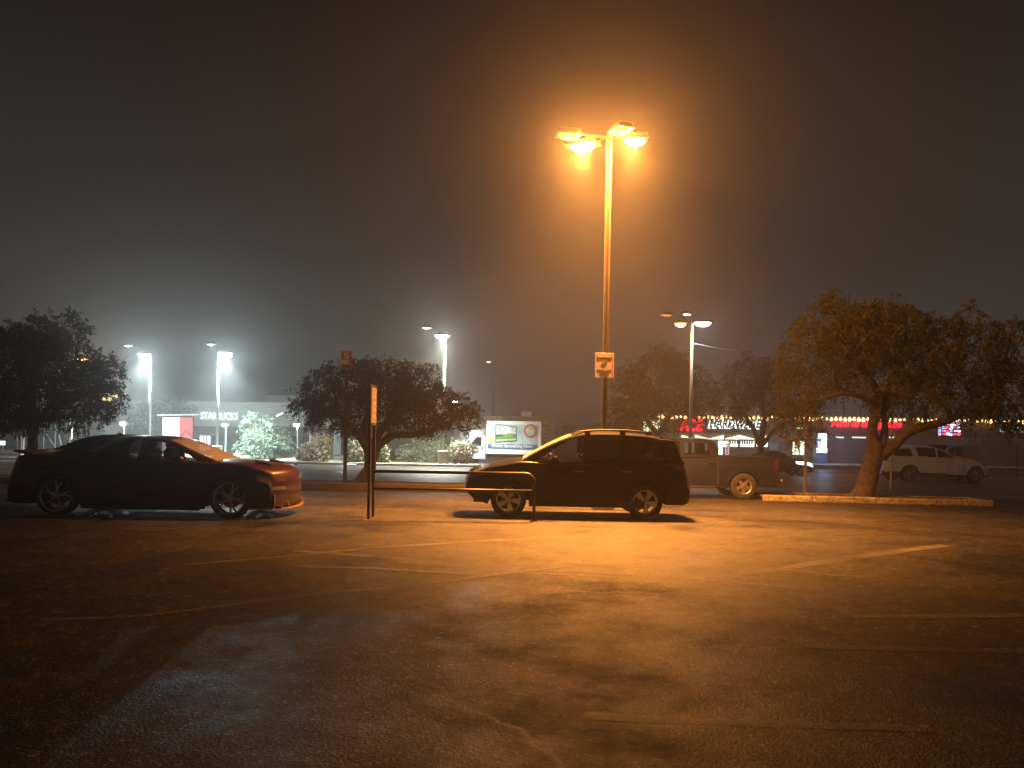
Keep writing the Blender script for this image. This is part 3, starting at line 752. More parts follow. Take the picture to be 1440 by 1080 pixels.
# local +X forward, left side of truck (+Y local is the far... side facing camera is +Y after the turn)
mb = MB(); mb.box((1.85, 0, 1.82), (3.7, 2.1, 2.14), 0, .03); mb.build('cargo_box', m_white, t)
m_ad = mat('ad_panel', (.34, .46, .50), .4, var=.22, vs=2.2)
SY = 1.052
mb = MB(); mb.box((1.9, SY + .006, 1.90), (3.35, .012, 1.55)); mb.build('side_panel', m_ad, t)
def tcorner(x, z, w, h, name, m, d=.02): 
    b = MB(); b.box((x, SY + d, z), (w, .012, h)); return b.build(name, m, t)
tcorner(1.9, 1.26, 3.35, .30, 'caption_band', mat('caption_blue', (.05, .13, .28), .4))
# the picture of a screen: dark frame, clouded sky, hills (a flat print on the panel)
b = MB(); b.prism([(-.72, -.52), (.72, -.62), (.72, .62), (-.72, .42)], (2.35, SY + .016, 2.12), (1, 0, 0), (0, 0, 1), (0, .008, 0)); b.build('screen_frame', mat('print_dark', (.03, .06, .06), .5), t)
b = MB(); b.prism([(-.66, -.05), (.66, -.10), (.66, .56), (-.66, .37)], (2.35, SY + .026, 2.12), (1, 0, 0), (0, 0, 1), (0, .004, 0)); b.build('print_sky', mat('print_cloud', (.42, .50, .50), .5, var=.55, vs=3.2), t)
b = MB(); b.prism([(-.66, -.46), (.66, -.56), (.66, -.25), (.3, -.22), (-.1, -.02), (-.45, .0), (-.66, -.12)], (2.35, SY + .032, 2.12), (1, 0, 0), (0, 0, 1), (0, .004, 0)); b.build('print_hill', mat('print_green', (.10, .24, .06), .5, var=.4, vs=4), t)
b = MB(); b.prism([(-.66, -.46), (.66, -.56), (.66, -.44), (-.66, -.34)], (2.35, SY + .038, 2.12), (1, 0, 0), (0, 0, 1), (0, .004, 0)); b.build('print_field', mat('print_tan', (.45, .40, .22), .5), t)
b = MB(); b.lathe([(.33, 0), (.44, 0), (.44, .012), (.33, .012)], (.72, SY + .014, 2.28), 'Y', 32); b.build('emblem', mat('emblem_red', (.55, .08, .10), .45), t)
b = MB(); b.lathe([(0, .01), (.29, .01), (.29, 0)], (.72, SY + .014, 2.28), 'Y', 32); b.build('emblem_disc', mat('emblem_green', (.35, .50, .36), .45, var=.3, vs=5), t)
b = MB(); b.prism([(-.2, -.08), (-.05, -.02), (.2, .1), (.05, .12), (-.1, .06)], (.72, SY + .028, 2.27), (1, 0, 0), (0, 0, 1), (0, .006, 0)); b.build('emblem_mark', mat('emblem_gold', (.7, .5, .08), .45), t)
b = MB(); b.lathe([(0, .01), (.17, .01), (.17, 0)], (3.38, SY + .014, 1.6), 'Y', 20); b.build('corner_badge', mat('badge_yellow', (.6, .6, .06), .5), t)
text('caption', 'Watch Something New', .27, mat('caption_white', (.85, .85, .85), .5), t, (1.95, SY + .03, 1.27), w=2.75, rz=math.pi, depth=.01, bold=.012)
mb = MB(); mb.box((-.012, 0, 1.86), (.02, 1.84, 1.9)); mb.build('rear_door', mat('rear_brown', (.085, .05, .045), .5), t)
mb = MB()
for k in range(5): mb.box((-.026, -.25, 2.5 - k * .26), (.006, .75, .09))
mb.lathe([(.16, -.0), (.24, 0), (.24, .01), (.16, .01)], (0, 0, 0), 'Y', 20)
mb.v[-80:] = [(-.027 + p[1] * .3, p[0] + .55, p[2] + 2.25) for p in mb.v[-80:]]
mb.build('rear_print', mat('rear_pale', (.42, .36, .34), .5), t)
mb = MB(); mb.box((2.0, 0, .62), (3.6, .9, .16)); mb.box((0.02, 0, .5), (.12, 1.9, .1)); mb.build('chassis', m_black, t)
mb = MB(); mb.box((-.0, .98, 1.3), (.06, .06, .3)); mb.box((-.0, -.98, 1.3), (.06, .06, .3)); mb.build('tail_light', m_tail, t)
cab = thing('cab', None, None, (0, 0, 0)); cab.parent = t
mb = MB(); W_ = .92
poly = [(3.78, .42), (4.95, .42), (5.15, .5), (5.72, .5), (5.78, .62), (5.76, .98), (5.66, 1.08), (5.1, 1.2), (4.96, 1.24), (4.42, 1.92), (3.78, 1.95)]
mb.prism(poly, (0, -W_, 0), (1, 0, 0), (0, 0, 1), (0, 2 * W_, 0)); bpy.data.objects.remove(cab)
mb.build('cab', p_wht, t)
for s in (-1, 1):
    b = MB(); b.prism([(4.06, 1.26), (4.86, 1.26), (4.40, 1.82), (4.06, 1.84)], (0, s * (W_ + .004), 0), (1, 0, 0), (0, 0, 1), (0, s * .008, 0)); b.build('window', m_tint, t)
    b = MB(); b.box((4.80, s * 1.12, 1.45), (.09, .12, .32), 0, .02); b.tube([(4.78, s * .9, 1.3), (4.8, s * 1.1, 1.4)], .015, 6); b.build('side_mirror', m_black, t)
    b = MB(); b.box((4.0, s * (W_ + .02), 1.12), (.06, .03, .14)); b.build('handle', m_black, t)
    b = MB(); b.lathe([(0, .006), (.21, .006), (.21, 0)], (4.45, s * (W_ + .004), .98), 'Y', 20); b.build('door_emblem', mat('door_emblem', (.13, .05, .05), .5), t)
    b = MB(); b.box((4.45, s * (W_ + .008), .98), (.28, .02, .07)); b.build('emblem_bar', m_white, t)
    b = MB(); b.box((5.74, s * .72, .85), (.08, .22, .16), 0, .02); b.build('headlight', m_lens, t)
    wheel(t, 5.2, s * .80, .37, .2, 'five', s, m_rims); wheel(t, 1.0, s * .80, .37, .2, 'five', s, m_rims)
    b = MB(); b.lathe([(.40, 0), (.46, 0), (.46, .03), (.40, .03)], (0, 0, 0), 'Y', 28); b.build('wheel_arch', m_black, t, False, (5.2, s * .905, .4))
mb = MB(); mb.prism([(4.98, 1.25), (4.46, 1.88), (4.47, 1.89), (4.99, 1.26)], (0, -.8, 0), (1, 0, 0), (0, 0, 1), (0, 1.6, 0)); mb.build('windshield', m_tint, t)
mb = MB(); mb.box((5.80, 0, .55), (.14, 1.85, .2), 0, .04); mb.build('front_bumper', m_black, t)

# ------------------------------------------------------------------ lamp posts
def luminaire(t, off, lens, power, color, yaw, size=.5, sag=.09, arm=True, top=0, glow=.14, cone=148, tilt=0):
    """shoebox head with sagging lens; off = position relative to the post's top"""
    x, y, z = off; c, s = math.cos(yaw), math.sin(yaw)
    b = MB(); b.box((0, 0, .07), (size * 1.25, size * .85, .13), 0, .04); b.box((0, 0, .005), (size * 1.3, size * .9, .02), 0, .006)
    h = b.build('lamp_head', m_housing, t, True, (x, y, z), 40); h.rotation_euler = (0, 0, yaw)
    b = MB(); b.lathe([(0, -sag), (size * .15, -.96 * sag), (size * .28, -.78 * sag), (size * .38, -.42 * sag), (size * .42, -.006)], (0, 0, 0), 'Z', 24)
    b.v = [(p[0] * 1.35, p[1] * .92, p[2]) for p in b.v]
    b.build('lens', lens, h, True)
    if power:
        lamp(h, (0, 0, -sag - .015), power, color, 'SPOT', radius=.07, size=cone, blend=.8, rot=(R(-tilt), 0, 0))
        lamp(h, (0, 0, -sag - .02), power * glow, color, 'POINT', radius=.07)
    if arm:
        b = MB(); b.tube([(0, 0, top), (x * .5, y * .5, z + .06), (x * .85, y * .85, z + .07)], [.035, .03, .028], 8); b.build('arm', m_bronze, t, True)

# main sodium post
YL = 17.2; xb = P(849, 640, YL).x; ztop = 8.45
t = thing('street_lamp', 'tall square bronze lamp post with glowing orange heads behind the black SUV', 'street lamp', (xb, YL, gz(YL)))
b = MB(); hh = ztop - gz(YL)
b.box((0, 0, .35 + hh / 2 - .2), (.122, .122, hh - .35), 0, .032); b.build('pole', mat('bronze_pole', (.10, .075, .05), .5, .1, var=.15, vs=3), t)
b = MB(); b.lathe([(0, .5), (.22, .5), (.25, .46), (.25, -.1)], (0, 0, 0), 'Z', 28); b.build('concrete_base', m_conc2, t)
for (u, v, ls, pw, size) in ((820, 205, m_sod, .85, .55), (893, 197, m_sod, .70, .43), (799, 191, m_sod_ghost, .20, .42), (873, 184, m_sod_ghost, .18, .42)):  # last two heads are added ghost images, also helping to light the notice
    Zp = (u - U0) * sr + (V0 - v) * cr; Y_ = 6.62 * F / Zp
    p = P(u, v, Y_); o = Vector((p.x - xb, p.y - YL, p.z - gz(YL)))
    luminaire(t, o, ls, 28000 * pw, SOD, math.atan2(o.y, o.x), size, .13 if pw > .5 else .08, True, o.z + .05, .105, 112)
sn = P(850, 514, YL - .1)
t = thing('notice_sign', 'white camera surveillance notice bolted to the orange lamp post', 'sign', (sn.x, YL - .11, sn.z)); t.rotation_euler = (R(-6), 0, 0)
b = MB(); b.box((0, 0, 0), (.42, .012, .56), 0, .004); b.build('panel', mat('notice_face', (.22, .20, .22), .6, var=.08, vs=8), t)
b = MB(); b.box((0, -.009, .215), (.35, .004, .085)); b.build('header_band', m_red_ink, t)
b = MB(); b.box((.175, -.009, -.03), (.02, .004, .42)); b.build('edge_stripe', m_red_ink, t)
text('heading', 'NOTICE', .06, m_signw, t, (0, -.012, .215), w=.30, depth=.002, bold=.01)
for s_, z_, w_ in (('24 HR VIDEO', .135, .30), ('SURVEILLANCE', -.115, .31), ('CAMERAS', -.18, .22), ('IN USE', -.235, .14)):
    text('lettering', s_, .052, m_ink, t, (-.015, -.007, z_), w=w_ * 1.05, depth=.003, bold=.03)
b = MB(); b.prism([(p * .78, q * .78) for p, q in ((-.10, -.02), (-.085, .03), (.06, .09), (.085, .07), (.06, .02), (.015, -.02), (.022, -.07), (-.004, -.07), (-.006, -.03), (-.05, -.05), (-.085, -.05))], (-.005, -.0065, .02), (1, 0, 0), (0, 0, 1), (0, -.004, 0)); b.build('camera_symbol', m_ink, t)

# white LED posts far left and centre, each with an added weak head, a ghost image of the real one
m_polew = mat('pale_pole', (.55, .56, .52), .45, .3)
def led_post(name, label, u, vb, Y, heads, power, base=True, grp='white lamp posts across the road'):
    p = P(u, vb, Y); t = thing(name, label, 'lamp post', (p.x, Y, gz(Y)), 0, grp)
    pts = []
    for (uu, vv, ls, pw, colr) in heads:
        Y_ = Y + (0 if ls in (m_led, m_sod_far) else -.6); q = P(uu, vv, Y_); pts.append((q.x - p.x, q.y - Y, q.z - gz(Y)))
    zt = max(pts[0][2], pts[-1][2] - .6) + .1
    b = MB(); b.tube([(0, 0, .5), (0, 0, zt)], [.10, .07], 12); b.build('pole', m_polew, t, True)
    if base:
        b = MB(); b.lathe([(0, 1.0), (.36, 1.0), (.38, .97), (.38, -.1)], (0, 0, 0), 'Z', 24); b.build('concrete_base', m_conc2, t)
    for o, (uu, vv, ls, pw, colr) in zip(pts, heads):
        luminaire(t, o, ls, power * pw, colr, 0 if Y > 47 else math.atan2(o[1], o[0]), .80 if ls is m_led else .55, .42 if ls is m_led and Y > 50 else (.2 if pw >= .2 else .07), True, zt - .05, .032, 124 if Y > 47 else 150, 8 if Y > 47 else 0)
    return t
m_sod_far = mat('sodium_lens_far', None, .4, emit=(1, .50, .12), es=14)
m_sod_far_ghost = mat('sodium_lens_far_ghost', None, .4, emit=(1, .40, .10), es=1.0)
led_post('lamp_post', 'bright white lamp post leftmost, just right of the big dark tree', 210, 640, 58, [(203, 498, m_led, 1, LED), (180, 486, m_led2, .04, LED)], 74000, False)
led_post('lamp_post', 'bright white lamp post in front of the coffee shop lettering', 305, 640, 57.5, [(318, 497, m_led, 1, LED), (297, 484, m_led2, .04, LED)], 74000)
led_post('lamp_post', 'white lamp post on a round concrete base left of the box truck', 623, 654, 49.9, [(622, 472, m_led, .55, (.95, 1, .86)), (600, 461, m_led2, .03, LED)], 56000)
t = led_post('lamp_post', 'pale lamp post with one orange and one bluish head beside the hardware store', 970, 650, 43, [(957, 455, m_sod_far, .3, (1, .45, .1)), (988, 454, m_led, .22, (.7, .85, 1)), (937, 443, m_sod_far_ghost, 0, LED), (966, 442, m_led2, 0, LED)], 3600, True, 'lamp posts of the right hand lot')  # last two heads are added, ghost images of the real pair
# wire from that post
a = P(974, 483, 43); b_ = P(1052, 495, 44.5)
mb = MB(); mb.tube([a, a.lerp(b_, .5) - Vector((0, 0, .06)), b_], .025, 6)
tag(mb.build('overhead_wire', mat('wire_metal', (.5, .48, .46), .4, .6)), 'thin pale wire running right from the pale lamp post', 'wire')

# low lights in front of the coffee shop
def path_light(u, v, label, u2=None, v2=None, Y=63, power=45):
    q = P(u, v, Y); t = thing('path_light', label, 'path light', (q.x + .1, Y, gz(Y)), 0, 'short white lights before the coffee shop')
    h = q.z - gz(Y)
    b = MB(); b.tube([(0, 0, 0), (0, 0, h - .1)], .05, 8); b.build('post', m_polew, t)
    b = MB(); b.lathe([(0, h + .2), (.22, h + .18), (.26, h + .1), (0.26, h + .06)], (-.1, 0, 0), 'Z', 16); b.build('cap', m_housing, t)
    b = MB(); b.lathe([(0, h + .06), (.24, h + .05), (.22, h - .12), (0, h - .16)], (-.1, 0, 0), 'Z', 16); b.build('lens', m_led, t, True)
    lamp(t, (-.1, -.05, h - .3), power, LED, 'POINT', .05)
    if u2:  # added arm and tube: ghost streak of the lamp built as a second head
        q2 = P(u2, v2, Y - .4); d = (q2.x - q.x - .1, -.4, q2.z - gz(Y))
        b = MB(); b.tube([(0, 0, h - .1), (d[0], d[1], d[2])], .025, 6); b.build('arm', m_polew, t)
        b = MB(); b.tube([(d[0] - .25, d[1], d[2] - .13), (d[0] + .25, d[1], d[2] + .13)], .07, 8); b.build('ghost_tube', m_led2, t)
path_light(173, 595, 'short white light left of the coffee shop, beside the beige kiosk')
path_light(316, 597, 'short white light under the coffee shop lettering')
path_light(378, 597, 'short white light on the coffee shop wall, third from the red board', 353, 583)
path_light(417, 597, 'short white light on the coffee shop wall beside the round spreading tree', 393, 583)
path_light(484, 600, 'short white light glimpsed beside the tall number 5 sign post')

# ------------------------------------------------------------------ cart corral and parking signs
m_rail = mat('rail_steel', (.055, .042, .036), .42, .3, var=.2, vs=5)
pA = G(518, 730); pB = G(751, 734.5); pB.y = pA.y + .1
t = thing('cart_corral', 'low brown steel cart corral rail with a tall sign frame at its end', 'cart corral', (pA.x, pA.y, 0))
lx = pB.x - pA.x; dy = pB.y - pA.y
b = MB(); r_ = .17
pts = [(.0, 0, .87)] + [(lx - r_ + r_ * math.sin(a), dy, .87 - r_ + r_ * math.cos(a)) for a in (k * math.pi / 16 for k in range(9))] + [(lx, dy, .0)]
b.tube([(0.06, .0, .875)] + [(p[0], p[1] if p[0] > .3 else 0, p[2]) for p in pts[1:]], .030, 12); b.build('top_rail', m_rail, t, True)
b = MB(); b.tube([(.06, 0, .56), (lx, dy, .555)], .026, 12); b.build('lower_rail', m_rail, t, True)
b = MB(); b.lathe([(0, .012), (.085, .012), (.09, 0)], (lx, dy, .003), 'Z', 16)
for a in range(4): b.lathe([(0, .03), (.014, .03), (.014, .0)], (lx + .06 * math.cos(a * 1.57 + .8), dy + .06 * math.sin(a * 1.57 + .8), .004), 'Z', 8)
b.build('foot_plate', m_rail, t)
for k, dx in enumerate((0, .008)):
    b = MB(); b.box((dx, k * .42, 1.2), (.048, .048, 2.4), 0, .006); b.build('post', m_rail, t)
b = MB(); ss = [(0, -.02, 2.42), (0, .0, 2.44), (.02, .42, 2.44), (.02, .44, 2.42), (.02, .44, 1.74), (.02, .42, 1.72), (0, 0, 1.72), (0, -.02, 1.74), (0, -.02, 2.42)]
b.tube(ss, .018, 8); b.build('sign_frame', m_rail, t)
b = MB(); b.prism([(0, 0), (.42, 0), (.42, .66), (0, .66)], (.012, .005, 1.75), (.03, .9995, 0), (0, 0, 1), (.012, -.002, 0)); b.build('sign_panel', mat('corral_sign', (.15, .13, .125), .6), t)
b = MB()
for k in range(4): b.prism([(0, 0), (.22, 0), (.22, .05), (0, .05)], (.030, .10, 1.85 + k * .12), (.03, .9995, 0), (0, 0, 1), (.003, 0, 0))
b.build('sign_text_bars', mat('sign_pale_red', (.45, .2, .14), .5), t)

p5 = G(485, 677); Y5 = 24.7; q5 = P(485, 676, Y5)
t = thing('number_sign', 'tall dark post with a white number 5 sign above the spreading tree', 'sign', (q5.x, Y5, gz(Y5) + .1))
zz = P(485, 492, Y5).z - gz(Y5) - .1
b = MB(); b.box((0, 0, zz / 2 - .05), (.11, .11, zz - .1), 0, .01); b.build('post', mat('dark_post', (.03, .025, .022), .6, .1), t)
b = MB(); b.box((0, -.07, zz - .28), (.42, .012, .50), 0, .004); b.build('panel', mat('grey_sign', (.22, .20, .20), .6), t)
b = MB(); b.box((0, -.078, zz - .19), (.32, .004, .26), 0, .001); b.build('number_field', m_ink, t)
text('number', '5', .19, MATS['grey_sign'], t, (0, -.081, zz - .19), w=.20, depth=.003, bold=.03)
b = MB(); b.prism([(-.035, 0), (.035, 0), (0, -.035)], (.02, -.077, zz - .36), (1, 0, 0), (0, 0, 1), (0, -.003, 0)); b.build('arrow', m_ink, t)
b = MB(); b.box((0, -.07, zz - .60), (.36, .012, .09), 0, .003); b.build('strip_panel', mat('brown_sign', (.16, .09, .07), .5), t)
b = MB(); zb_ = P(485, 602, Y5).z - gz(Y5) - .1; b.box((.02, -.07, zb_), (.33, .02, .56), 0, .004); b.build('lower_panel', mat('dark_sign', (.05, .04, .04), .5), t)

pq = G(1132, 699); Yq = pq.y + .35
t = thing('parking_sign', 'pale sign post with blue topped panel left of the leaning tree', 'sign', (P(1132, 699, Yq).x, Yq, gz(Yq) + .1))
zq = P(1132, 597, Yq).z - gz(Yq) - .1
b = MB(); b.box((0, 0, zq / 2 - .02), (.085, .085, zq), 0, .008); b.build('post', mat('orange_post', (.5, .40, .32), .5, .2), t)
b = MB(); b.prism([(0, 0), (.42, .05), (.42, .40), (0, .34)], (.05, .0, zq - .36), (.62, .78, 0), (0, 0, 1), (.01, -.008, 0)); b.build('panel', mat('blue_grey_sign', (.12, .16, .24), .4), t)
b = MB(); b.prism([(-.06, 0), (.44, .05), (.44, .11), (-.06, .08)], (.03, -.0, zq - .02), (.62, .78, 0), (0, 0, 1), (.02, -.016, 0)); b.build('top_band', mat('blue_sign', (.10, .20, .55), .4), t)

Yw = 44; pw_ = P(1430, 655, Yw)
t = thing('white_sign', 'plain square white sign on a thin post at the right edge', 'sign', (pw_.x, Yw, gz(Yw)))
zc = P(1430, 615, Yw).z - gz(Yw)
b = MB(); b.tube([(0, 0, 0), (0, 0, zc + .2)], .03, 8); b.build('post', m_bronze, t)
b = MB(); b.box((0, -.04, zc), (.5, .015, .55), 0, .005); b.build('panel', mat('buff_sign', (.55, .50, .42), .5), t)

Yo = 30; po = P(1253, 660, Yo)
t = thing('marker_post', 'thin orange lit pole carrying a small box behind the leaning tree', 'pole', (po.x, Yo, gz(Yo)))
zo = P(1254, 515, Yo).z - gz(Yo)
b = MB(); b.tube([(0, 0, 0), (0, 0, zo)], .035, 8); b.build('pole', mat('buff_pole', (.55, .45, .32), .5), t)
zc = P(1253, 610, Yo).z - gz(Yo)
b = MB(); b.box((0, -.05, zc), (.24, .06, .17), 0, .01); b.build('box', MATS['buff_sign'], t)

# ------------------------------------------------------------------ trees and shrubs
m_bark = bark('bark', (.10, .07, .045)); m_barkd = bark('dark_bark', (.018, .015, .013))
def smooth_path(pts, n=6):
    out = []
    for i in range(len(pts) - 1):
        p0, p1, p2, p3 = pts[max(i - 1, 0)], pts[i], pts[i + 1], pts[min(i + 2, len(pts) - 1)]
        for k in range(n):
            t_ = k / n
            out.append(tuple(.5 * ((2 * b1) + (-a + c) * t_ + (2 * a - 5 * b1 + 4 * c - d) * t_**2 + (-a + 3 * b1 - 3 * c + d) * t_**3) for a, b1, c, d in zip(p0, p1, p2, p3)))
    out.append(tuple(pts[-1])); return out

def tree(name, label, cat, base_uv, Y, limbs, clumps, nspray, leaf, lm, bm, group=None, depth=1.0, droop=.4, twig=.6, thr=-.08, seed=1, per=12, spray=.22):
    """limbs: pixel paths [(u,v,dy,r_px)], clumps: (u,v,ru,rv) in pixels at distance Y -> 3D ellipsoids"""
    rg = random.Random(seed); k = Y / F
    b0 = P(base_uv[0], base_uv[1], Y); base = Vector((b0.x, Y, gz(Y)))
    t = thing(name, label, cat, base, 0, group)
    mb = MB()
    for path in limbs:
        sp = smooth_path(path)
        pts = []; rad = []
        for (u, v, dy, rp) in sp:
            q = P(u, v, Y) - base; q.y += dy
            q += Vector((noise.noise(q * 1.5 + Vector((seed, 0, 0))), noise.noise(q * 1.5 + Vector((0, seed, 0))), 0)) * .03
            pts.append(q); rad.append(rp * k * (1 + .12 * noise.noise(q * 4)))
        mb.tube(pts, rad, 12)
    ends = []
    for path in limbs:
        for (u, v, dy, rp) in path[1:]:
            q = P(u, v, Y) - base; q.y += dy; ends.append((q, rp * k))
    C_ = []
    for (u, v, ru, rv) in clumps:
        c = P(u, v, Y) - base
        C_.append((c, ru * k, rv * k, (ru + rv) * .5 * k * depth))
    for (u, v, ru, rv) in clumps:
        for _ in range(4):
            a_ = rg.uniform(-.2, math.pi + .2); c = P(u + ru * math.cos(a_) * .98, v - rv * math.sin(a_) * 1.0, Y) - base
            C_.append((c, ru * k * rg.uniform(.16, .3), rv * k * rg.uniform(.25, .42), (ru + rv) * .12 * k))
    # boughs into every clump
    tips = []
    for (c, a, b, d) in C_:
        for _ in range(5 if a > .35 else 1):
            tgt = c + Vector((rg.uniform(-.75, .75) * a, rg.uniform(-.7, .7) * d, rg.uniform(-.5, .6) * b))
            e = min(ends, key=lambda q: (q[0] - tgt).length + max(0, q[0].z - tgt.z) * 1.0)
            mid = e[0].lerp(tgt, .5) + Vector((rg.uniform(-.15, .15), rg.uniform(-.15, .15), .12 * (tgt - e[0]).length))
            r0 = min(e[1] * .6, .05)
            pp = [e[0].lerp(mid, s_).lerp(mid.lerp(tgt, s_), s_) for s_ in (0, .25, .5, .75, 1)]
            mb.tube(pp, [r0, r0 * .8, r0 * .6, r0 * .45, r0 * .25], 6, False)
            for _k in range(int(14 * twig)):
                a0 = pp[rg.randint(1, 4)]; dirv = Vector((rg.gauss(0, 1), rg.gauss(0, 1), rg.gauss(.15, .8))).normalized() * rg.uniform(.3, .7) * min(1, a * 1.1)
                mb.tube([a0, a0 + dirv * .5 + Vector((0, 0, .04)), a0 + dirv], [.010, .007, .003], 4, False)
    mb.build('trunk', bm, t, True)
    lb = MB(); vs = lb.v; fs = lb.f
    vol = [a * b * d + .012 * C_[0][1] * C_[0][2] * C_[0][3] for (_, a, b, d) in C_]; tot = sum(vol); off = Vector((seed * 3.1, seed * 1.7, 0))
    made = 0; guard = 0
    while made < nspray and guard < nspray * 12:
        guard += 1
        x = rg.uniform(0, tot); i = 0
        while x > vol[i] and i < len(vol) - 1: x -= vol[i]; i += 1
        c, a, b, d = C_[i]
        while True:
            q = Vector((rg.uniform(-1, 1), rg.uniform(-1, 1), rg.uniform(-1, 1)))
            if q.length <= 1: break
        q = q * (q.length ** -.45 if q.length > .05 else 1)
        if q.length > 1.12: q *= 1.0 / q.length
        p = c + Vector((q.x * a, q.y * d, q.z * b))
        nn = noise.noise((p + off) * (2.4)) + .5 * noise.noise((p + off) * 6.0)
        if nn < thr: continue
        made += 1
        out = (p - c); out = (out.normalized() if out.length > .01 else Vector((0, 0, 1)))
        dr = (out * .8 + Vector((rg.gauss(0, .5), rg.gauss(0, .5), rg.gauss(0, .45) - droop * .5))).normalized()
        ln = spray * rg.uniform(.5, 1.5)
        for m_ in range(per):
            f_ = m_ / per; pos = p + dr * (ln * f_) + Vector((0, 0, -droop * ln * f_ * f_))
            ld = (dr * .5 + Vector((rg.gauss(0, .7), rg.gauss(0, .7), rg.gauss(-.1, .6)))).normalized()
            sd = ld.cross(Vector((rg.gauss(0, 1), rg.gauss(0, 1), rg.gauss(0, 1)))).normalized()
            l_ = leaf[0] * rg.uniform(.6, 1.3); w_ = leaf[1] * rg.uniform(.7, 1.3)
            o = len(vs)
            vs += [tuple(pos), tuple(pos + ld * l_ * .5 + sd * w_), tuple(pos + ld * l_), tuple(pos + ld * l_ * .5 - sd * w_)]
            fs.append((o, o + 1, o + 2, o + 3)); lb.mi.append(0)
    lb.build('crown', lm, t)
    return t

lf_gold = leafmat('mesquite_leaves', (.055, .056, .014), (.22, .20, .045))
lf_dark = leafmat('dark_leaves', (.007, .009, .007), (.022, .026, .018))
lf_mid = leafmat('olive_leaves', (.035, .035, .02), (.09, .08, .045))
lf_grn = leafmat('shrub_leaves', (.05, .08, .03), (.12, .18, .06))
lf_pale = leafmat('pale_shrub_leaves', (.09, .13, .09), (.20, .26, .17))
lf_yel = leafmat('yellow_lit_leaves', (.20, .20, .04), (.42, .40, .10))  # yellow light on the shrub is put into the leaf colours
m_flower = leafmat('pale_blossom', (.5, .40, .36), (.75, .66, .60))

tree('leaning_tree', 'leaning mesquite with forked trunk and orange lit crown on the right island', 'tree', (1213, 702), 22.6,
     [[(1207, 706, 0, 17), (1216, 690, 0, 14.5), (1222, 665, 0, 13), (1228, 640, 0, 13), (1233, 622, 0, 12)],
      [(1230, 634, 0, 11), (1225, 612, -.05, 7), (1225, 596, -.1, 6.5), (1231, 580, -.15, 6.5), (1234, 556, -.1, 6), (1222, 528, .1, 5), (1205, 500, .2, 3.5)],
      [(1237, 632, 0, 8), (1245, 613, .1, 4.8), (1249, 594, .2, 4.4), (1247, 572, .25, 4.2), (1260, 540, .4, 3.6), (1285, 505, .5, 3)],
      [(1236, 640, 0, 9), (1254, 628, -.1, 8), (1272, 608, -.2, 7), (1300, 598, -.3, 6), (1330, 590, -.3, 4.5), (1370, 570, -.2, 3.5), (1400, 550, -.1, 2)],
      [(1236, 575, -.1, 6), (1205, 560, -.4, 4), (1170, 555, -.6, 3), (1140, 565, -.6, 2)]],
     [(1185, 468, 72, 48), (1140, 505, 46, 46), (1125, 556, 36, 44), (1128, 595, 32, 34), (1235, 470, 66, 46), (1285, 492, 60, 52), (1345, 505, 66, 50), (1398, 500, 48, 52), (1415, 556, 48, 46), (1340, 556, 60, 34), (1285, 556, 46, 36), (1235, 532, 44, 36), (1188, 532, 42, 30), (1180, 432, 20, 26), (1250, 440, 28, 26), (1366, 458, 20, 28), (1390, 588, 44, 24), (1256, 566, 22, 18), (1425, 475, 24, 30), (1312, 478, 30, 30)],
     5200, (.095, .016), lf_gold, m_bark, seed=3, thr=.11, per=15, spray=.26, droop=.7)
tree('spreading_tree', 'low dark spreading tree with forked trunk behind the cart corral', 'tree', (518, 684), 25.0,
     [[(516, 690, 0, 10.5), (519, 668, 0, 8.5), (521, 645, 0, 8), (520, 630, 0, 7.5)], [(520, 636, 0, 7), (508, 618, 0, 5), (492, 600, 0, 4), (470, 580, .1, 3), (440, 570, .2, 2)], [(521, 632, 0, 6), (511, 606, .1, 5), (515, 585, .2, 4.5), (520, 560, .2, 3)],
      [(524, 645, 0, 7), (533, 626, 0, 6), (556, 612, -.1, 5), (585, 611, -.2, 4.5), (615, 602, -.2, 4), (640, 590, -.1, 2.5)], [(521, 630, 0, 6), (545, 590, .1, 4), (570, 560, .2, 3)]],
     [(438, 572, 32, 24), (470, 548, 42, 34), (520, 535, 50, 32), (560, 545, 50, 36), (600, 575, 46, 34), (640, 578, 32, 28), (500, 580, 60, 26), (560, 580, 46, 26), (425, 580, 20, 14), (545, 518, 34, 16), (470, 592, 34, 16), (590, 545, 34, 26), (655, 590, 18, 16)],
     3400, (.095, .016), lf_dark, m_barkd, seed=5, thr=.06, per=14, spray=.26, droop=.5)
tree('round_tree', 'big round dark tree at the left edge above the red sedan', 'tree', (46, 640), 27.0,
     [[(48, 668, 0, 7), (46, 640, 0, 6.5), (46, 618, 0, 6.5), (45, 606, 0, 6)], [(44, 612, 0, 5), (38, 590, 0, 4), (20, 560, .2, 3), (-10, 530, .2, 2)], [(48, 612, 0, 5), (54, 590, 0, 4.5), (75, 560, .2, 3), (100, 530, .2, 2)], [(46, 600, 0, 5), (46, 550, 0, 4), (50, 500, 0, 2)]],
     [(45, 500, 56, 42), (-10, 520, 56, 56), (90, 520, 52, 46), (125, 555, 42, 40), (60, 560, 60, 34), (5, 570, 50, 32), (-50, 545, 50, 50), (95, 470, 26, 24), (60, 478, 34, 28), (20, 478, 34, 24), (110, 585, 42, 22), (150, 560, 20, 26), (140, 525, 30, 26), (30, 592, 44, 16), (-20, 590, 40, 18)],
     4600, (.11, .024), lf_dark, m_barkd, seed=8, thr=.02, per=12, spray=.24, droop=.25)
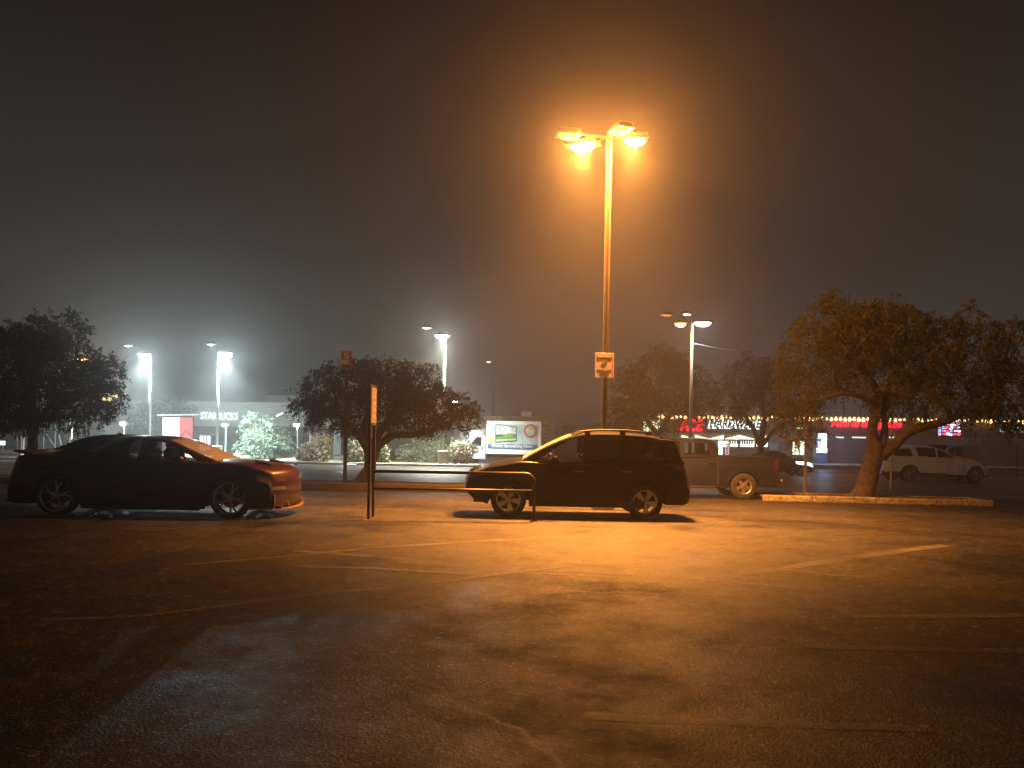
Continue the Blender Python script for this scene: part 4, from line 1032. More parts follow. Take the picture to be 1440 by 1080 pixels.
tree('hazy_tree', 'wide hazy tree behind the surveillance notice', 'tree', (925, 645), 48,
     [[(925, 660, 0, 6), (926, 630, 0, 5), (924, 605, 0, 4)], [(924, 610, 0, 4), (905, 585, 0, 3), (890, 560, 0, 2)], [(926, 610, 0, 4), (945, 580, 0, 3), (965, 550, .3, 2)]],
     [(925, 535, 46, 36), (890, 560, 32, 36), (960, 545, 36, 36), (900, 588, 36, 26), (950, 580, 42, 24), (985, 565, 22, 30), (875, 585, 18, 22), (930, 510, 26, 16)],
     3000, (.17, .026), lf_mid, m_barkd, seed=11, per=12, spray=.42, thr=-.12, twig=1.2)
tree('bare_tree', 'twiggy tree with clear trunk before the hardware store windows', 'tree', (1069, 650), 46,
     [[(1069, 664, 0, 5.5), (1069, 640, 0, 5), (1071, 618, 0, 4.5)], [(1069, 625, 0, 4), (1058, 600, 0, 3), (1040, 575, 0, 2), (1025, 550, 0, 1.4)], [(1071, 620, 0, 4), (1076, 590, .2, 3), (1072, 550, .2, 2)], [(1073, 625, 0, 3.5), (1090, 605, 0, 2.5), (1115, 590, 0, 1.6)]],
     [(1060, 535, 40, 30), (1035, 555, 28, 28), (1090, 545, 34, 34), (1075, 575, 44, 24), (1030, 585, 24, 18), (1110, 580, 24, 22), (1062, 512, 24, 14)],
     1800, (.15, .022), lf_mid, m_barkd, seed=13, per=9, spray=.4, thr=-.05, twig=2.2)
tree('young_tree', 'pale thin tree between the first two white lamp posts', 'tree', (215, 640), 69,
     [[(217, 648, 0, 2), (216, 620, 0, 1.8), (214, 600, 0, 1.5)]], [(205, 590, 22, 22), (232, 582, 28, 18), (215, 610, 26, 16), (190, 612, 14, 16), (255, 575, 16, 10)],
     700, (.2, .04), lf_pale, m_bark, seed=17, per=9, spray=.5, thr=-.1)
tree('willowy_shrub', 'tall pale willowy shrub on the coffee shop wall', 'shrub', (375, 640), 61,
     [[(372, 646, 0, 1.5), (372, 625, 0, 1.2)]], [(368, 622, 22, 18), (385, 630, 18, 14), (350, 632, 16, 14), (360, 600, 18, 18), (395, 620, 14, 14)],
     650, (.2, .03), lf_pale, m_bark, seed=19, per=9, spray=.55, thr=-.15)
tree('grey_shrub', 'broad grey green shrub left of the concrete lamp base', 'shrub', (592, 648), 55,
     [[(592, 652, 0, 1.5), (592, 640, 0, 1.2)]], [(590, 636, 28, 14), (572, 640, 16, 10), (608, 630, 18, 18), (600, 620, 18, 12), (625, 640, 14, 10)],
     650, (.14, .03), lf_pale, m_bark, seed=23, per=9, spray=.35, thr=-.3)
def bush(label, u, v, ru, rv, Y, seed, flowers=True, lm=None):
    t = tree('flowering_bush' if flowers else 'leafy_bush', label, 'bush', (u, v + rv), Y, [[(u, v + rv + 2, 0, 1.2), (u, v, 0, 1)]],
             [(u, v, ru, rv), (u - ru * .4, v + rv * .3, ru * .55, rv * .6), (u + ru * .4, v + rv * .3, ru * .55, rv * .6)], 420, (.14, .03), lm or lf_grn, m_bark, seed=seed, per=9, spray=.28, thr=-.5, droop=.1, group='oleander bushes on the verge' if flowers else None)
    if flowers:
        rg = random.Random(seed); lb = MB(); k = Y / F
        for _ in range(420):
            while True:
                q = Vector((rg.uniform(-1, 1), rg.uniform(-1, .3), rg.uniform(-.8, 1)))
                if .55 < q.length < 1.08: break
            p = Vector((q.x * ru * k, q.y * ru * k, (rv + 0) * k + q.z * rv * k)) + Vector((0, 0, P(u, v + rv, Y).z - gz(Y)))
            for _j in range(4):
                d1 = Vector((rg.gauss(0, 1), rg.gauss(0, 1), rg.gauss(0, 1))).normalized() * .05; d2 = d1.orthogonal().normalized() * .05
                c = p + d1 * 1.2; o = len(lb.v); lb.v += [tuple(c + d1), tuple(c + d2), tuple(c - d1), tuple(c - d2)]; lb.f.append((o, o + 1, o + 2, o + 3)); lb.mi.append(0)
        lb.build('blossom', m_flower, t)
bush('round pale flowering bush left of the number 5 sign post', 440, 637, 21, 16, 51, 31)
bush('tall flowering bush seen between the number 5 post and the forked trunk', 505, 634, 18, 20, 51, 33)
bush('small flowering bush just right of the forked trunk', 535, 638, 11, 15, 51, 35)
bush('flowering bush at the nose of the box truck', 648, 634, 16, 15, 52, 37)
bush('yellow green lit shrub at the far left edge', 2, 608, 14, 13, 70, 39, False, lf_yel)

# dark slanted board by the trunk
q = P(506, 684, 24.55)
mb = MB(); mb.prism([(-.30, .12), (-.24, .15), (.10, .66), (.16, .66), (.16, .12)], (q.x, 24.5, gz(24.5)), (1, 0, 0), (0, 0, 1), (0, .07, 0))
tag(mb.build('slanted_board', mat('dark_board', (.02, .016, .014), .9)), 'dark slanted board leaning at the foot of the spreading tree', 'board')

# fallen leaves in the gutter and on the bed of the right island
mb = MB(); rg = random.Random(77)
for _ in range(1500):
    f_ = rg.uniform(-.05, 1.05); on = rg.random() < .6
    p = k0.lerp(k1, f_) + kn * (rg.uniform(.2, 1.4) if on else -rg.expovariate(7) - .14)
    z_ = gz(p.y) + (.135 + .05 * noise.noise(Vector((p.x, p.y, gz(p.y))) * 2.2) + .02 if on else .012)
    a_ = rg.uniform(0, 6.3); l_ = rg.uniform(.02, .05); c_, s_ = math.cos(a_) * l_, math.sin(a_) * l_
    o_ = len(mb.v); mb.v += [(p.x - c_, p.y - s_, z_), (p.x + s_ * .4, p.y - c_ * .4, z_ + rg.uniform(0, .015)), (p.x + c_, p.y + s_, z_ + .006), (p.x - s_ * .4, p.y + c_ * .4, z_ + rg.uniform(0, .015))]
    mb.f.append((o_, o_ + 1, o_ + 2, o_ + 3)); mb.mi.append(0)
tag(mb.build('leaf_litter', leafmat('dry_leaves', (.06, .04, .02), (.22, .15, .07))), 'dry fallen leaves scattered along the kerb and bed of the right island', 'leaf litter', kind='stuff')

# ------------------------------------------------------------------ buildings: coffee shop
def wall_box(name, u0, u1, vt, Y, depth, m, parent, z0=None, dz=0):
    x0, x1 = X(u0, Y), X(u1, Y); zt = P((u0 + u1) / 2, vt, Y).z; zb = gz(Y) - .05 if z0 is None else z0
    b = MB(); b.box(((x0 + x1) / 2, Y + depth / 2, (zt + zb) / 2), (x1 - x0, depth, zt - zb)); return b.build(name, m, parent)
YB = 72
t = thing('coffee_shop', 'long low coffee shop with pale upper band and white lettering', 'building', (0, 0, 0))
m_cream = mat('stucco_cream', (.44, .455, .42), .85, var=.1, vs=.8, bump=.2, bs=20); m_brown = mat('brick_brown', (.11, .098, .082), .85, var=.25, vs=2, bump=.4, bs=8)
zmid = P(320, 600, YB).z
wall_box('upper_wall', 168, 482, 567, YB, 9, m_cream, t, zmid)
wall_box('lower_wall', 168, 482, 600, YB + .12, 8.8, m_brown, t)
wall_box('parapet_cap', 166, 484, 565, YB - .15, .6, mat('cap_pale', (.48, .48, .44), .7), t, P(320, 568.5, YB).z)
b = MB(); b.box((X(440, YB), YB - .5, P(440, 598, YB).z), (X(482, YB) - X(330, YB), .9, .18)); b.build('canopy', MATS['cap_pale'], t)
m_wl = mat('letter_white', None, emit=(.85, .97, 1), es=1.5)
text('lettering', 'STARBUCKS', P(308, 580, YB).z - P(308, 590, YB).z, m_wl, t, (X(308, YB), YB - .05, P(308, 585, YB).z), w=X(334, YB) - X(282, YB), depth=.12, bold=.0)
b = MB(); b.box((X(472, YB), YB + .05, P(472, 622, YB).z), (.9, .1, 2.4)); b.build('door', mat('door_white', (.6, .62, .6), .6), t)
for u in (345, 375, 405, 435):
    b = MB(); b.box((X(u, YB), YB + .09, P(u, 622, YB).z), (1.5, .08, 1.1)); b.build('window', m_tint, t)
b = MB(); b.box((X(390, YB), YB + 4, P(390, 562, YB).z), (X(420, YB) - X(360, YB), 3, 1.0)); b.build('roof_unit', mat('roof_unit', (.3, .32, .31), .7), t)

t = thing('menu_board', 'bright white and red lit board under a slim white awning', 'board', (X(248, 67), 67, gz(67)))
zb0, zb1 = P(248, 634, 67).z - gz(67), P(248, 587, 67).z - gz(67); x0, x1, x2 = X(228, 67) - X(248, 67), X(252, 67) - X(248, 67), X(270, 67) - X(248, 67)
b = MB(); b.box(((x0 + x2) / 2, .1, (zb0 + zb1) / 2), (x2 - x0 + .1, .15, zb1 - zb0 + .1)); b.build('frame', m_black, t)
b = MB(); b.box(((x0 + x1) / 2, 0, (zb0 + zb1) / 2), (x1 - x0, .06, zb1 - zb0)); b.build('white_panel', mat('lit_white', None, emit=(1, .98, .95), es=1.5), t)
b = MB(); b.box(((x1 + x2) / 2, 0, (zb0 + zb1) / 2), (x2 - x1, .06, zb1 - zb0)); b.build('red_panel', mat('lit_red', None, emit=(.85, .13, .12), es=1.0), t)
b = MB(); cx_ = (x1 + x2) / 2; hw = (x2 - x1) / 2 - .02
for z_ in (.32, 1.1): b.prism([(-hw, z_), (0, z_ + .55), (hw, z_ + .1), (hw, z_ - .02), (0, z_ + .42), (-hw, z_ - .13)], (cx_, -.034, zb0 + .15), (1, 0, 0), (0, 0, 1), (0, -.01, 0))
b.build('chevron', mat('lit_dark_red', None, emit=(.30, .01, .03), es=1), t)
b = MB(); b.prism([(x0 - .3, 0), (x2 + .3, .12), (x2 + .6, .2), (x0 - .3, .1)], (0, -.5, zb1 + .12), (1, 0, 0), (0, 0, 1), (0, 1.2, 0)); b.build('awning', mat('lit_awning', (.7, .72, .7), .5, emit=(.9, .97, 1), es=.5), t)  # own glow stands in for light falling on the awning
t = thing('order_screen', 'small white lit order panel left of a lamp post', 'screen', (X(288, 66), 66, gz(66)))
z0, z1 = P(288, 634, 66).z - gz(66), P(288, 612, 66).z - gz(66)
b = MB(); b.box((0, .08, (z1 + .1) / 2), (1.1, .12, z1 + .1)); b.build('frame', m_black, t)
for dx, w_ in ((-.33, .22), (-.02, .16), (.30, .26)):
    b = MB(); b.box((dx, 0, (z0 + z1) / 2), (w_, .04, z1 - z0 - .1)); b.build('screen', mat('lit_screen', None, emit=(.85, .93, 1), es=2.2), t)

# restaurant lettering, kiosk, canopy, gate etc at the left
t = thing('grey_hall', 'long grey hall at the far left behind the round tree', 'building', (0, 0, 0))
wall_box('wall', -90, 166, 580, 88, 8, mat('grey_stucco', (.30, .31, .30), .85, var=.08, vs=.5), t); wall_box('parapet_cap', -92, 168, 578.5, 87.8, .5, MATS['cap_pale'], t, P(40, 581, 88).z)
t = thing('restaurant', 'tan restaurant front with glowing yellow lettering above the roof', 'building', (0, 0, 0))
wall_box('wall', 118, 176, 567, 78, 6, mat('tan_stucco', (.40, .36, .28), .85), t); wall_box('parapet_cap', 116, 178, 565.5, 77.8, .5, MATS['cap_pale'], t, P(140, 568, 78).z)
text('lettering', "on's", 1.35, mat('letter_yellow', None, emit=(1, .82, .25), es=1.3), t, (X(160, 77), 77, P(160, 556, 77).z), w=2.3, depth=.15, bold=.02)
t = thing('kiosk', 'small beige kiosk with open front left of the first lamp post', 'kiosk', (X(164, 70), 70, gz(70)))
b = MB()
for dx in (-.9, .9): b.box((dx, 0, 1.5), (.15, 1.2, 3.0))
b.box((0, .55, 1.5), (1.65, .1, 3.0)); b.build('walls', mat('beige_panel', (.52, .46, .36), .8), t)
b = MB(); b.box((0, 0, 3.06), (2.1, 1.4, .12)); b.build('roof', MATS['cap_pale'], t)
b = MB(); b.box((0, -.2, 1.0), (1.6, .5, .08)); b.build('counter', MATS['cap_pale'], t)
t = thing('blue_canopy', 'flat blue canopy on slim posts behind the red sedan', 'canopy', (X(136, 68), 68, gz(68)))
zc = P(136, 613, 68).z - gz(68)
b = MB(); b.box((0, 0, zc), (2.6, 1.6, .22), 0, .03); b.build('roof', mat('blue_metal', (.10, .18, .34), .5), t)
for dx in (-1.2, 1.2):
    b = MB(); b.tube([(dx, 0, 0), (dx, 0, zc - .1)], .05, 8); b.build('post', m_polew, t)
t = thing('boom_gate', 'white barrier frame with slanting braces behind the round tree', 'gate', (X(77, 62), 62, gz(62)))
zt = P(77, 600, 62).z - gz(62); zl = P(77, 628, 62).z - gz(62)
b = MB(); b.tube([(0, 0, 0), (0, 0, zt + .2)], .05, 8); b.build('post', m_polew, t)
b = MB(); b.tube([(X(56, 62) - X(77, 62), 0, zt), (0, 0, zl)], .05, 8); b.build('brace', m_polew, t)
b = MB(); b.tube([(0, .02, zt - .2), (.3, .02, zt - .6), (.5, .02, zl)], .05, 8); b.build('brace', m_polew, t)
t = thing('dark_pole', 'thick dark pole left of the round tree trunk', 'pole', (X(28, 50), 50, gz(50)))
b = MB(); b.tube([(0, 0, 0), (0, 0, 5.2)], [.12, .10], 10); b.build('shaft', m_bronze, t); b = MB(); b.lathe([(0, .3), (.2, .3), (.22, 0)], (0, 0, 0), 'Z', 14); b.build('footing', m_conc2, t)
for u in (24.5, 33):
    b = MB(); b.tube([(X(u, 58), 58, gz(58)), (X(u, 58), 58, P(u, 616, 58).z)], .05, 8)
    tag(b.build('bollard', m_polew), 'slim white bollard beside the dark pole', 'bollard', 'white bollards by the dark pole')
t = thing('green_sign', 'tiny green lit street sign behind the round tree', 'sign', (X(61, 64), 64, gz(64)))
zc = P(61, 598, 64).z - gz(64); b = MB(); b.tube([(0, 0, 0), (0, 0, zc)], .04, 6); b.build('post', m_polew, t)
b = MB(); b.box((0, -.05, zc), (.5, .03, .22)); b.build('panel', mat('lit_green', None, emit=(.25, .8, .18), es=.8), t)
t = thing('small_lit_sign', 'small white lit sign low at the far left edge', 'sign', (X(3, 66), 66, gz(66)))
zc = P(3, 623, 66).z - gz(66); b = MB(); b.box((0, .05, zc / 2), (.12, .1, zc)); b.build('post', m_polew, t)
b = MB(); b.box((0, 0, zc), (.45, .1, .36)); b.build('panel', MATS['lit_screen'], t)
t = thing('beige_sign', 'beige box sign on a post above the sedan back window', 'sign', (X(97, 56), 56, gz(56)))
zc = P(97, 609, 56).z - gz(56); b = MB(); b.tube([(0, 0, 0), (0, 0, zc + 1.2)], .06, 8); b.build('post', m_bronze, t)
b = MB(); b.box((0, -.1, zc), (.5, .12, .9), 0, .02); b.build('panel', mat('beige_sign_face', (.58, .52, .40), .6), t)

# utility cabinet, shopping cart, litter
Yc = 58; t = thing('utility_cabinet', 'beige utility cabinet behind the pale flowering bush', 'cabinet', (X(452, Yc), Yc, gz(Yc) + .05))
h = P(452, 612, Yc).z - gz(Yc)
b = MB(); b.box((0, 0, h / 2), (1.6, .9, h), 0, .03); b.build('body', mat('cabinet_beige', (.50, .45, .33), .7), t)
b = MB(); b.box((0, -.02, h + .03), (1.7, 1.0, .06), 0, .01); b.build('lid', MATS['cabinet_beige'], t)
b = MB(); b.box((.15, -.46, h * .5), (.06, .03, .3)); b.build('handle', m_black, t)
b = MB(); b.tube([(0, .3, h), (0, .3, h + 2.2)], .05, 6); b.build('conduit', m_polew, t)
def cart(u, Y, label, rz):
    p = P(u, 655, Y); t = thing('shopping_cart', label, 'shopping cart', (p.x, Y, gz(Y)), rz, 'stray shopping carts')
    m = mat('cart_wire', (.5, .5, .5), .35, .7)
    b = MB()
    for k in range(7):
        f = k / 6; b.tube([(-.42, -.25, .5 + .4 * f), (.42, -.20, .55 + .3 * f)], .008, 5); b.tube([(-.42, .25, .5 + .4 * f), (.42, .20, .55 + .3 * f)], .008, 5)
        x = -.42 + .84 * f; b.tube([(x, -.24, .5), (x, -.24, .9 - .05 * f)], .008, 5); b.tube([(x, .24, .5), (x, .24, .9 - .05 * f)], .008, 5); b.tube([(x, -.24, .5), (x, .24, .5)], .008, 5)
    b.tube([(.42, -.2, .85), (.42, .2, .85)], .01, 5); b.build('basket', m, t)
    b = MB(); b.tube([(-.5, -.26, 1.0), (-.5, .26, 1.0)], .02, 6); b.tube([(-.5, -.26, 1.0), (-.4, -.25, .85)], .015, 6); b.tube([(-.5, .26, 1.0), (-.4, .25, .85)], .015, 6); b.build('handle', m_black, t)
    b = MB()
    for s in (-1, 1): b.tube([(-.4, s * .25, .5), (-.45, s * .25, .14), (.4, s * .2, .14)], .014, 6)
    b.build('frame', m, t)
    for x in (-.42, .38):
        for s in (-1, 1): b = MB(); b.lathe([(0, -.015), (.06, -.015), (.06, .015), (0, .015)], (x, s * .22, .065), 'Y', 12); b.build('wheel', m_black, t)
cart(395, 45, 'grey wire shopping cart left standing by the hood of the sedan', .2)
cart(407, 46.2, 'second wire shopping cart standing farther from the sedan hood', .5)
p = G(452 + 43, 656); 
for k, (u, v, lab) in enumerate(((494, 655.5, 'crumpled pale litter by the far kerb right of the number 5 post'), (587, 655, 'crumpled pale litter by the far kerb left of the concrete lamp base'))):
    c = G(u, v); mb = MB(); vs = []
    for j in range(5):
        for i in range(8):
            a = i * math.pi / 4; r_ = .28 * math.sin(math.pi * (j + .3) / 5) * (1 + .4 * noise.noise(Vector((i * 1.3, j * 1.7, k)))); vs.append((r_ * math.cos(a) * 1.3, r_ * math.sin(a) * .6, .14 * j / 4 * (1 + .3 * noise.noise(Vector((i, j, k + 5))))))
    mb.add(vs, [(j * 8 + i, j * 8 + (i + 1) % 8, (j + 1) * 8 + (i + 1) % 8, (j + 1) * 8 + i) for j in range(4) for i in range(8)] + [tuple(range(32, 40))])
    tag(mb.build('litter', m_white, None, False, (c.x, c.y, c.z + .005)), lab, 'litter')

# middle buildings
t = thing('low_block', 'dark low block behind the grey green shrub', 'building', (0, 0, 0))
wall_box('wall', 482, 668, 603, 80, 8, mat('dark_stucco', (.17, .165, .15), .85, var=.12, vs=1), t); wall_box('parapet_cap', 480, 670, 601.5, 79.8, .4, mat('cap_grey', (.24, .24, .22), .8), t, P(570, 604, 80).z)
t = thing('loading_hall', 'tan hall with sloped roof band and floodlit wall behind the box truck', 'building', (0, 0, 0))
m_tan = mat('tan_plaster', (.46, .40, .28), .85, var=.1, vs=.8); YH = 62
wall_box('lit_wall', 643, 706, 602, YH, 6, mat('pale_plaster', (.22, .21, .18), .85, var=.08), t)
zl0 = P(640, 600, YH).z
wall_box('wall', 704, 779, 585.5, YH - .4, 7, mat('brown_plaster', (.27, .23, .17), .85, var=.1), t)
b = MB(); xa, xb_ = X(636, YH), X(705.5, YH); za, zc = P(645, 585, YH).z, P(645, 596, YH).z
b.prism([(0, 0), (xb_ - xa, -.5), (xb_ - xa, za - zc + .05), (0, za - zc)], (xa, YH - .9, zc), (1, 0, 0), (0, 0, 1), (0, 2.2, 0)); b.build('roof_band', m_tan, t)
b = MB(); b.box((X(740, YH), YH + 1.5, P(740, 582, YH).z), (.9, .8, .55), 0, .05); b.build('roof_unit', m_polew, t)
for u in (674, 704):
    b = MB(); b.tube([(X(u, YH), YH + 1, P(u, 586, YH).z), (X(u, YH) + .05, YH + 1, P(u, 576, YH).z)], .02, 6); b.build('roof_mast', m_polew, t)
t = thing('wall_lamp', 'glaring floodlight on the pale wall above the truck cab', 'wall lamp', (X(666, YH), YH - .05, P(666, 607, YH).z))
b = MB(); b.box((0, -.06, .12), (.5, .3, .12), 0, .03); b.build('housing', m_housing, t); b = MB(); b.lathe([(0, -.2), (.2, -.16), (.26, .05)], (0, -.12, .0), 'Z', 16); b.build('lens', m_led, t, True)
lamp(t, (0, -.5, -.4), 150, LED, 'POINT', .06)
t = thing('distant_block', 'hazy grey green block between the box truck and the lamp post', 'building', (0, 0, 0))
wall_box('wall', 796, 905, 598, 92, 8, mat('sage_stucco', (.22, .24, .21), .85), t); wall_box('tower', 838, 862, 594, 93, 4, MATS['sage_stucco'], t)

# ------------------------------------------------------------------ hardware store
YS = 72.5
t = thing('hardware_store', 'long hardware store with lit windows and glowing red and white lettering', 'building', (0, 0, 0))
m_store = mat('store_wall', (.30, .25, .24), .85, var=.12, vs=.6, bump=.2, bs=15); m_fas = mat('store_fascia', (.16, .12, .115), .8, var=.15, vs=.8)
zaw = P(1020, 609, YS).z
wall_box('wall', 884, 1500, 612, YS, 10, m_store, t)
wall_box('fascia', 884, 1500, 588, YS - .5, 10, m_fas, t, zaw)
wall_box('parapet_cap', 882, 1502, 586, YS - .7, .5, mat('store_cap', (.25, .2, .18), .8), t, P(1190, 588.5, YS).z)
m_lw = mat('lit_window', None, emit=(.80, .93, .72), es=3); m_lw2 = mat('lit_window_warm', None, emit=(.95, .92, .55), es=2.2)
m_frame = mat('window_frame', (.05, .05, .05), .6)
def window(u0, u1, v0, v1, m=m_lw, arched=False):
    x0, x1 = X(u0, YS), X(u1, YS); z0, z1 = P(u0, v1, YS).z, P(u0, v0, YS).z
    b = MB(); b.box(((x0 + x1) / 2, YS - .02, (z0 + z1) / 2), (x1 - x0, .10, z1 - z0)); w = b.build('window', m_frame, t)
    b = MB(); n = 1
    if arched:
        zz_ = z0 + (z1 - z0) * .72
        b.prism([(x0 + .08, z0 + .06), (x1 - .08, z0 + .06), (x1 - .08, zz_ - .05), (x0 + .08, zz_ - .05)], (0, YS - .075, 0), (1, 0, 0), (0, 0, 1), (0, -.02, 0))
    else:
        b.prism([(x0 + .08, z0 + .06), (x1 - .08, z0 + .06), (x1 - .08, z1 - .06), (x0 + .08, z1 - .06)], (0, YS - .075, 0), (1, 0, 0), (0, 0, 1), (0, -.02, 0))
    b.build('pane', m, w)
    return w
for (u0, u1) in ((957, 977), (978, 996), (1008, 1024), (1025, 1038), (1039, 1061), (1062, 1080)): window(u0, u1, 619, 629 if u0 > 1000 else 640)
window(1009, 1017, 619, 640); window(1018, 1026, 619, 640, mat('lit_poster', None, emit=(.9, .7, .66), es=1.0))
b = MB()   # scalloped lit valance over the windows
for (u0, u1) in ((957, 976), (976, 996), (996, 1016), (1018, 1038), (1038, 1059), (1060, 1080)):
    x0, x1 = X(u0, YS), X(u1, YS); zt_, zm_ = P(u0, 611.5, YS).z, P(u0, 617.5, YS).z
    left = (u0 in (957, 996 - 20, 1038)); b.prism([(x0, zm_), (x1, zm_), (x1, zt_ if not left else zm_ + .05), (x0, zt_ if left else zm_ + .05)] if left else [(x0, zm_), (x1, zm_), (x1, zt_), (x0, zm_ + .05)], (0, YS - .30, 0), (1, 0, 0), (0, 0, 1), (0, .04, 0))
b.build('valance', m_lw2, t)
b = MB()
rg = random.Random(4)
for k in range(10):
    x = X(1026 + k * 3.4, YS); b.box((x, YS - .12, P(1040, 621.5, YS).z), (.16, .02, .34 + rg.uniform(0, .14)))
b.build('window_letters', m_ink, t)
b = MB()
for k in range(5): b.box((X(1022, YS), YS - .12, P(1022, 625 + k * 3, YS).z), (.24, .02, .13))
b.build('poster_print', mat('poster_red', (.6, .05, .05), .5), t)
wd = window(1113, 1133, 619, 640); 
b = MB(); b.box((X(1123, YS), YS - .11, P(1123, 630, YS).z), (.08, .03, 1.4)); b.build('mullion', m_frame, wd)
for (u0, u1) in ((1173, 1187), (1196, 1218), (1236, 1247), (1248, 1258)): window(u0, u1, 613, 617, mat('lit_slot', None, emit=(.9, .95, .95), es=1.1))
m_neon = mat('neon_red', None, emit=(1, .004, .025), es=6.5); m_halo = mat('halo_white', None, emit=(.85, .95, .92), es=3.2)
m_dl = mat('letter_dark', (.03, .035, .04), .5)
def sign_text(txt, u0, u1, v0, v1, m, halo=None, shear=0, part='lettering', back=False, bold=.02):
    um, vm = (u0 + u1) / 2, (v0 + v1) / 2; hh_ = P(um, v0, YS).z - P(um, v1, YS).z; w_ = X(u1, YS) - X(u0, YS)
    if halo: text(part + '_halo', txt, hh_ * 1.06, halo, t, (X(um, YS) - .06, YS - .56, P(um, vm, YS).z - .05), w=w_ * 1.015, shear=shear, bold=bold + .05, depth=.03)
    return text(part, txt, hh_, m, t, (X(um, YS), YS - .62, P(um, vm, YS).z), w=w_, shear=shear, bold=bold, depth=.10)
sign_text('ACE', 953, 986, 589, 606, m_neon, shear=.15, bold=.03)
sign_text('HARDWARE', 994, 1067, 590, 602, m_dl, m_halo, shear=.25)
sign_text('Ace is the place', 1164, 1262, 591.5, 603.5, m_neon, shear=.25, bold=.0)
sign_text('Brow', 1401, 1444, 594, 607, m_dl, mat('halo_green', None, emit=(.55, .85, .75), es=.9), shear=.35)
def sign_box(name, label, u0, u1, v0, v1):
    p = P((u0 + u1) / 2, (v0 + v1) / 2, YS - .75); s = thing(name, label, 'sign', (p.x, YS - .75, p.z))
    w_, h_ = X(u1, YS) - X(u0, YS), P(u0, v0, YS).z - P(u0, v1, YS).z
    b = MB(); b.box((0, .1, 0), (w_ + .1, .2, h_ + .1), 0, .02); b.build('case', m_frame, s)
    return s, w_, h_
s, w_, h_ = sign_box('lit_sign', 'pale green lit box sign behind the SUV roof', 905, 928, 588, 606)
b = MB(); b.box((0, -.015, 0), (w_, .02, h_)); b.build('face', mat('lit_lime', None, emit=(.88, 1, .62), es=2.4), s)
text('lettering', 'LEA', h_ * .55, mat('lime_ink', (.10, .22, .03), .5), s, (.12, -.03, .1), w=w_ * .72, depth=.01, bold=.02)
s, w_, h_ = sign_box('mural_sign', 'multicoloured glowing panel sign behind the fork of the leaning tree', 1319, 1351, 590, 613)
cl = {'red': (1, .05, .12), 'blue': (.1, .35, 1), 'white': (.95, .95, 1), 'pink': (1, .35, .6), 'cyan': (.3, .8, 1)}
rg = random.Random(12); nx_, nz_ = 6, 5
for cname, c_ in cl.items(): mat('glow_' + cname, None, emit=c_, es=3.4)
tiles = {}
for i in range(nx_):
    for j in range(nz_):
        cname = rg.choice(['white', 'white', 'red', 'blue', 'pink', 'cyan'] if i > 1 else ['red', 'red', 'blue', 'pink', 'white'])
        tiles.setdefault((cname, i, j), MB()).box(((i + .5) / nx_ * w_ - w_ / 2 + rg.uniform(-.05, .05), -.02, (j + .5) / nz_ * h_ - h_ / 2 + rg.uniform(-.04, .04)), (w_ / nx_ * rg.uniform(.6, .98), .02, h_ / nz_ * rg.uniform(.5, .95)))
for ck, b in tiles.items(): b.build('glow_panel', MATS['glow_' + ck[0]], s)
# ice merchandiser
q = P(1156, 640, 70); s = thing('ice_machine', 'tall bluish white lit vending cabinet right of the pale sign post', 'vending machine', (q.x, 70, gz(70) + .12))
z0, z1, z2 = (P(1156, v, 70).z - gz(70) - .12 for v in (637, 629, 609))
b = MB(); b.box((0, .4, z2 / 2), (1.0, .75, z2), 0, .03); b.build('case', mat('case_blue', (.08, .16, .3), .5), s)
m_ice = mat('lit_ice', None, emit=(.72, .90, 1), es=4.0)
b = MB(); b.box((0, 0, (z1 + z2) / 2), (.75, .06, z2 - z1 - .1), 0, .02); b.build('upper_panel', m_ice, s)
b = MB(); b.box((-.05, -.01, (z0 + z1) / 2), (.98, .06, z1 - z0 - .08), 0, .02); b.build('lower_panel', m_ice, s)
lamp(s, (0, -.6, (z1 + z2) / 2), 150, (.25, .55, 1), 'POINT', .15)
# string lights along the parapet
xa, xb_ = X(886, YS - .8), X(1470, YS - .8); n_ = 92
s = thing('string_lights', 'string of warm bulbs along the hardware store parapet', 'string lights', (xa, YS - .8, 0))
m_bulb = mat('warm_bulb', None, emit=(1, .62, .22), es=5.5); wire = []
bulb0 = None
for k in range(n_):
    x = xa + (xb_ - xa) * k / (n_ - 1); u_ = 720 + x * F / (YS - .8)
    z = P(u_, 584 + 7.5 * (u_ - 886) / 554 + (0), YS - .8).z - .08 * math.sin(k * .9) ** 2
    wire.append((x - xa, 0, z + .10)); r_ = rg.choice([.09, .12, .14, .16])
    if rg.random() < .12: continue
    if bulb0 is None:
        b = MB(); b.lathe([(0, .10), (.035, .09), (.04, .04), (.9 * .1, -.02), (.1, -.07), (.07, -.13), (0, -.16)], (0, 0, 0), 'Z', 10); bulb0 = b.build('bulb', m_bulb, s, True); o = bulb0
    else: o = bulb0.copy(); col.objects.link(o); o.parent = s
    o.location = (x - xa, 0, z); f_ = r_ / .1; o.scale = (f_, f_, f_)
b = MB(); b.tube(wire, .012, 4); b.build('wire', m_black, s)
mb = MB(); mb.box((0, 0, 0), (.5, .3, .14), 0, .04); o = mb.build('wall_light', mat('green_lamp', None, emit=(.55, .9, .45), es=1.2)); o.location = (X(1119, YS), YS - .75, P(1119, 602, YS).z)
tag(o, 'small greenish lamp on the store fascia above the open window', 'wall lamp')
mb = MB(); mb.box((0, 0, 0), (.75, .2, .6), 0, .02); o = mb.build('wall_box', m_polew); o.location = (X(1087, YS), YS - .11, P(1087, 628, YS).z)
tag(o, 'pale framed box on the store wall right of the twiggy tree', 'wall box')
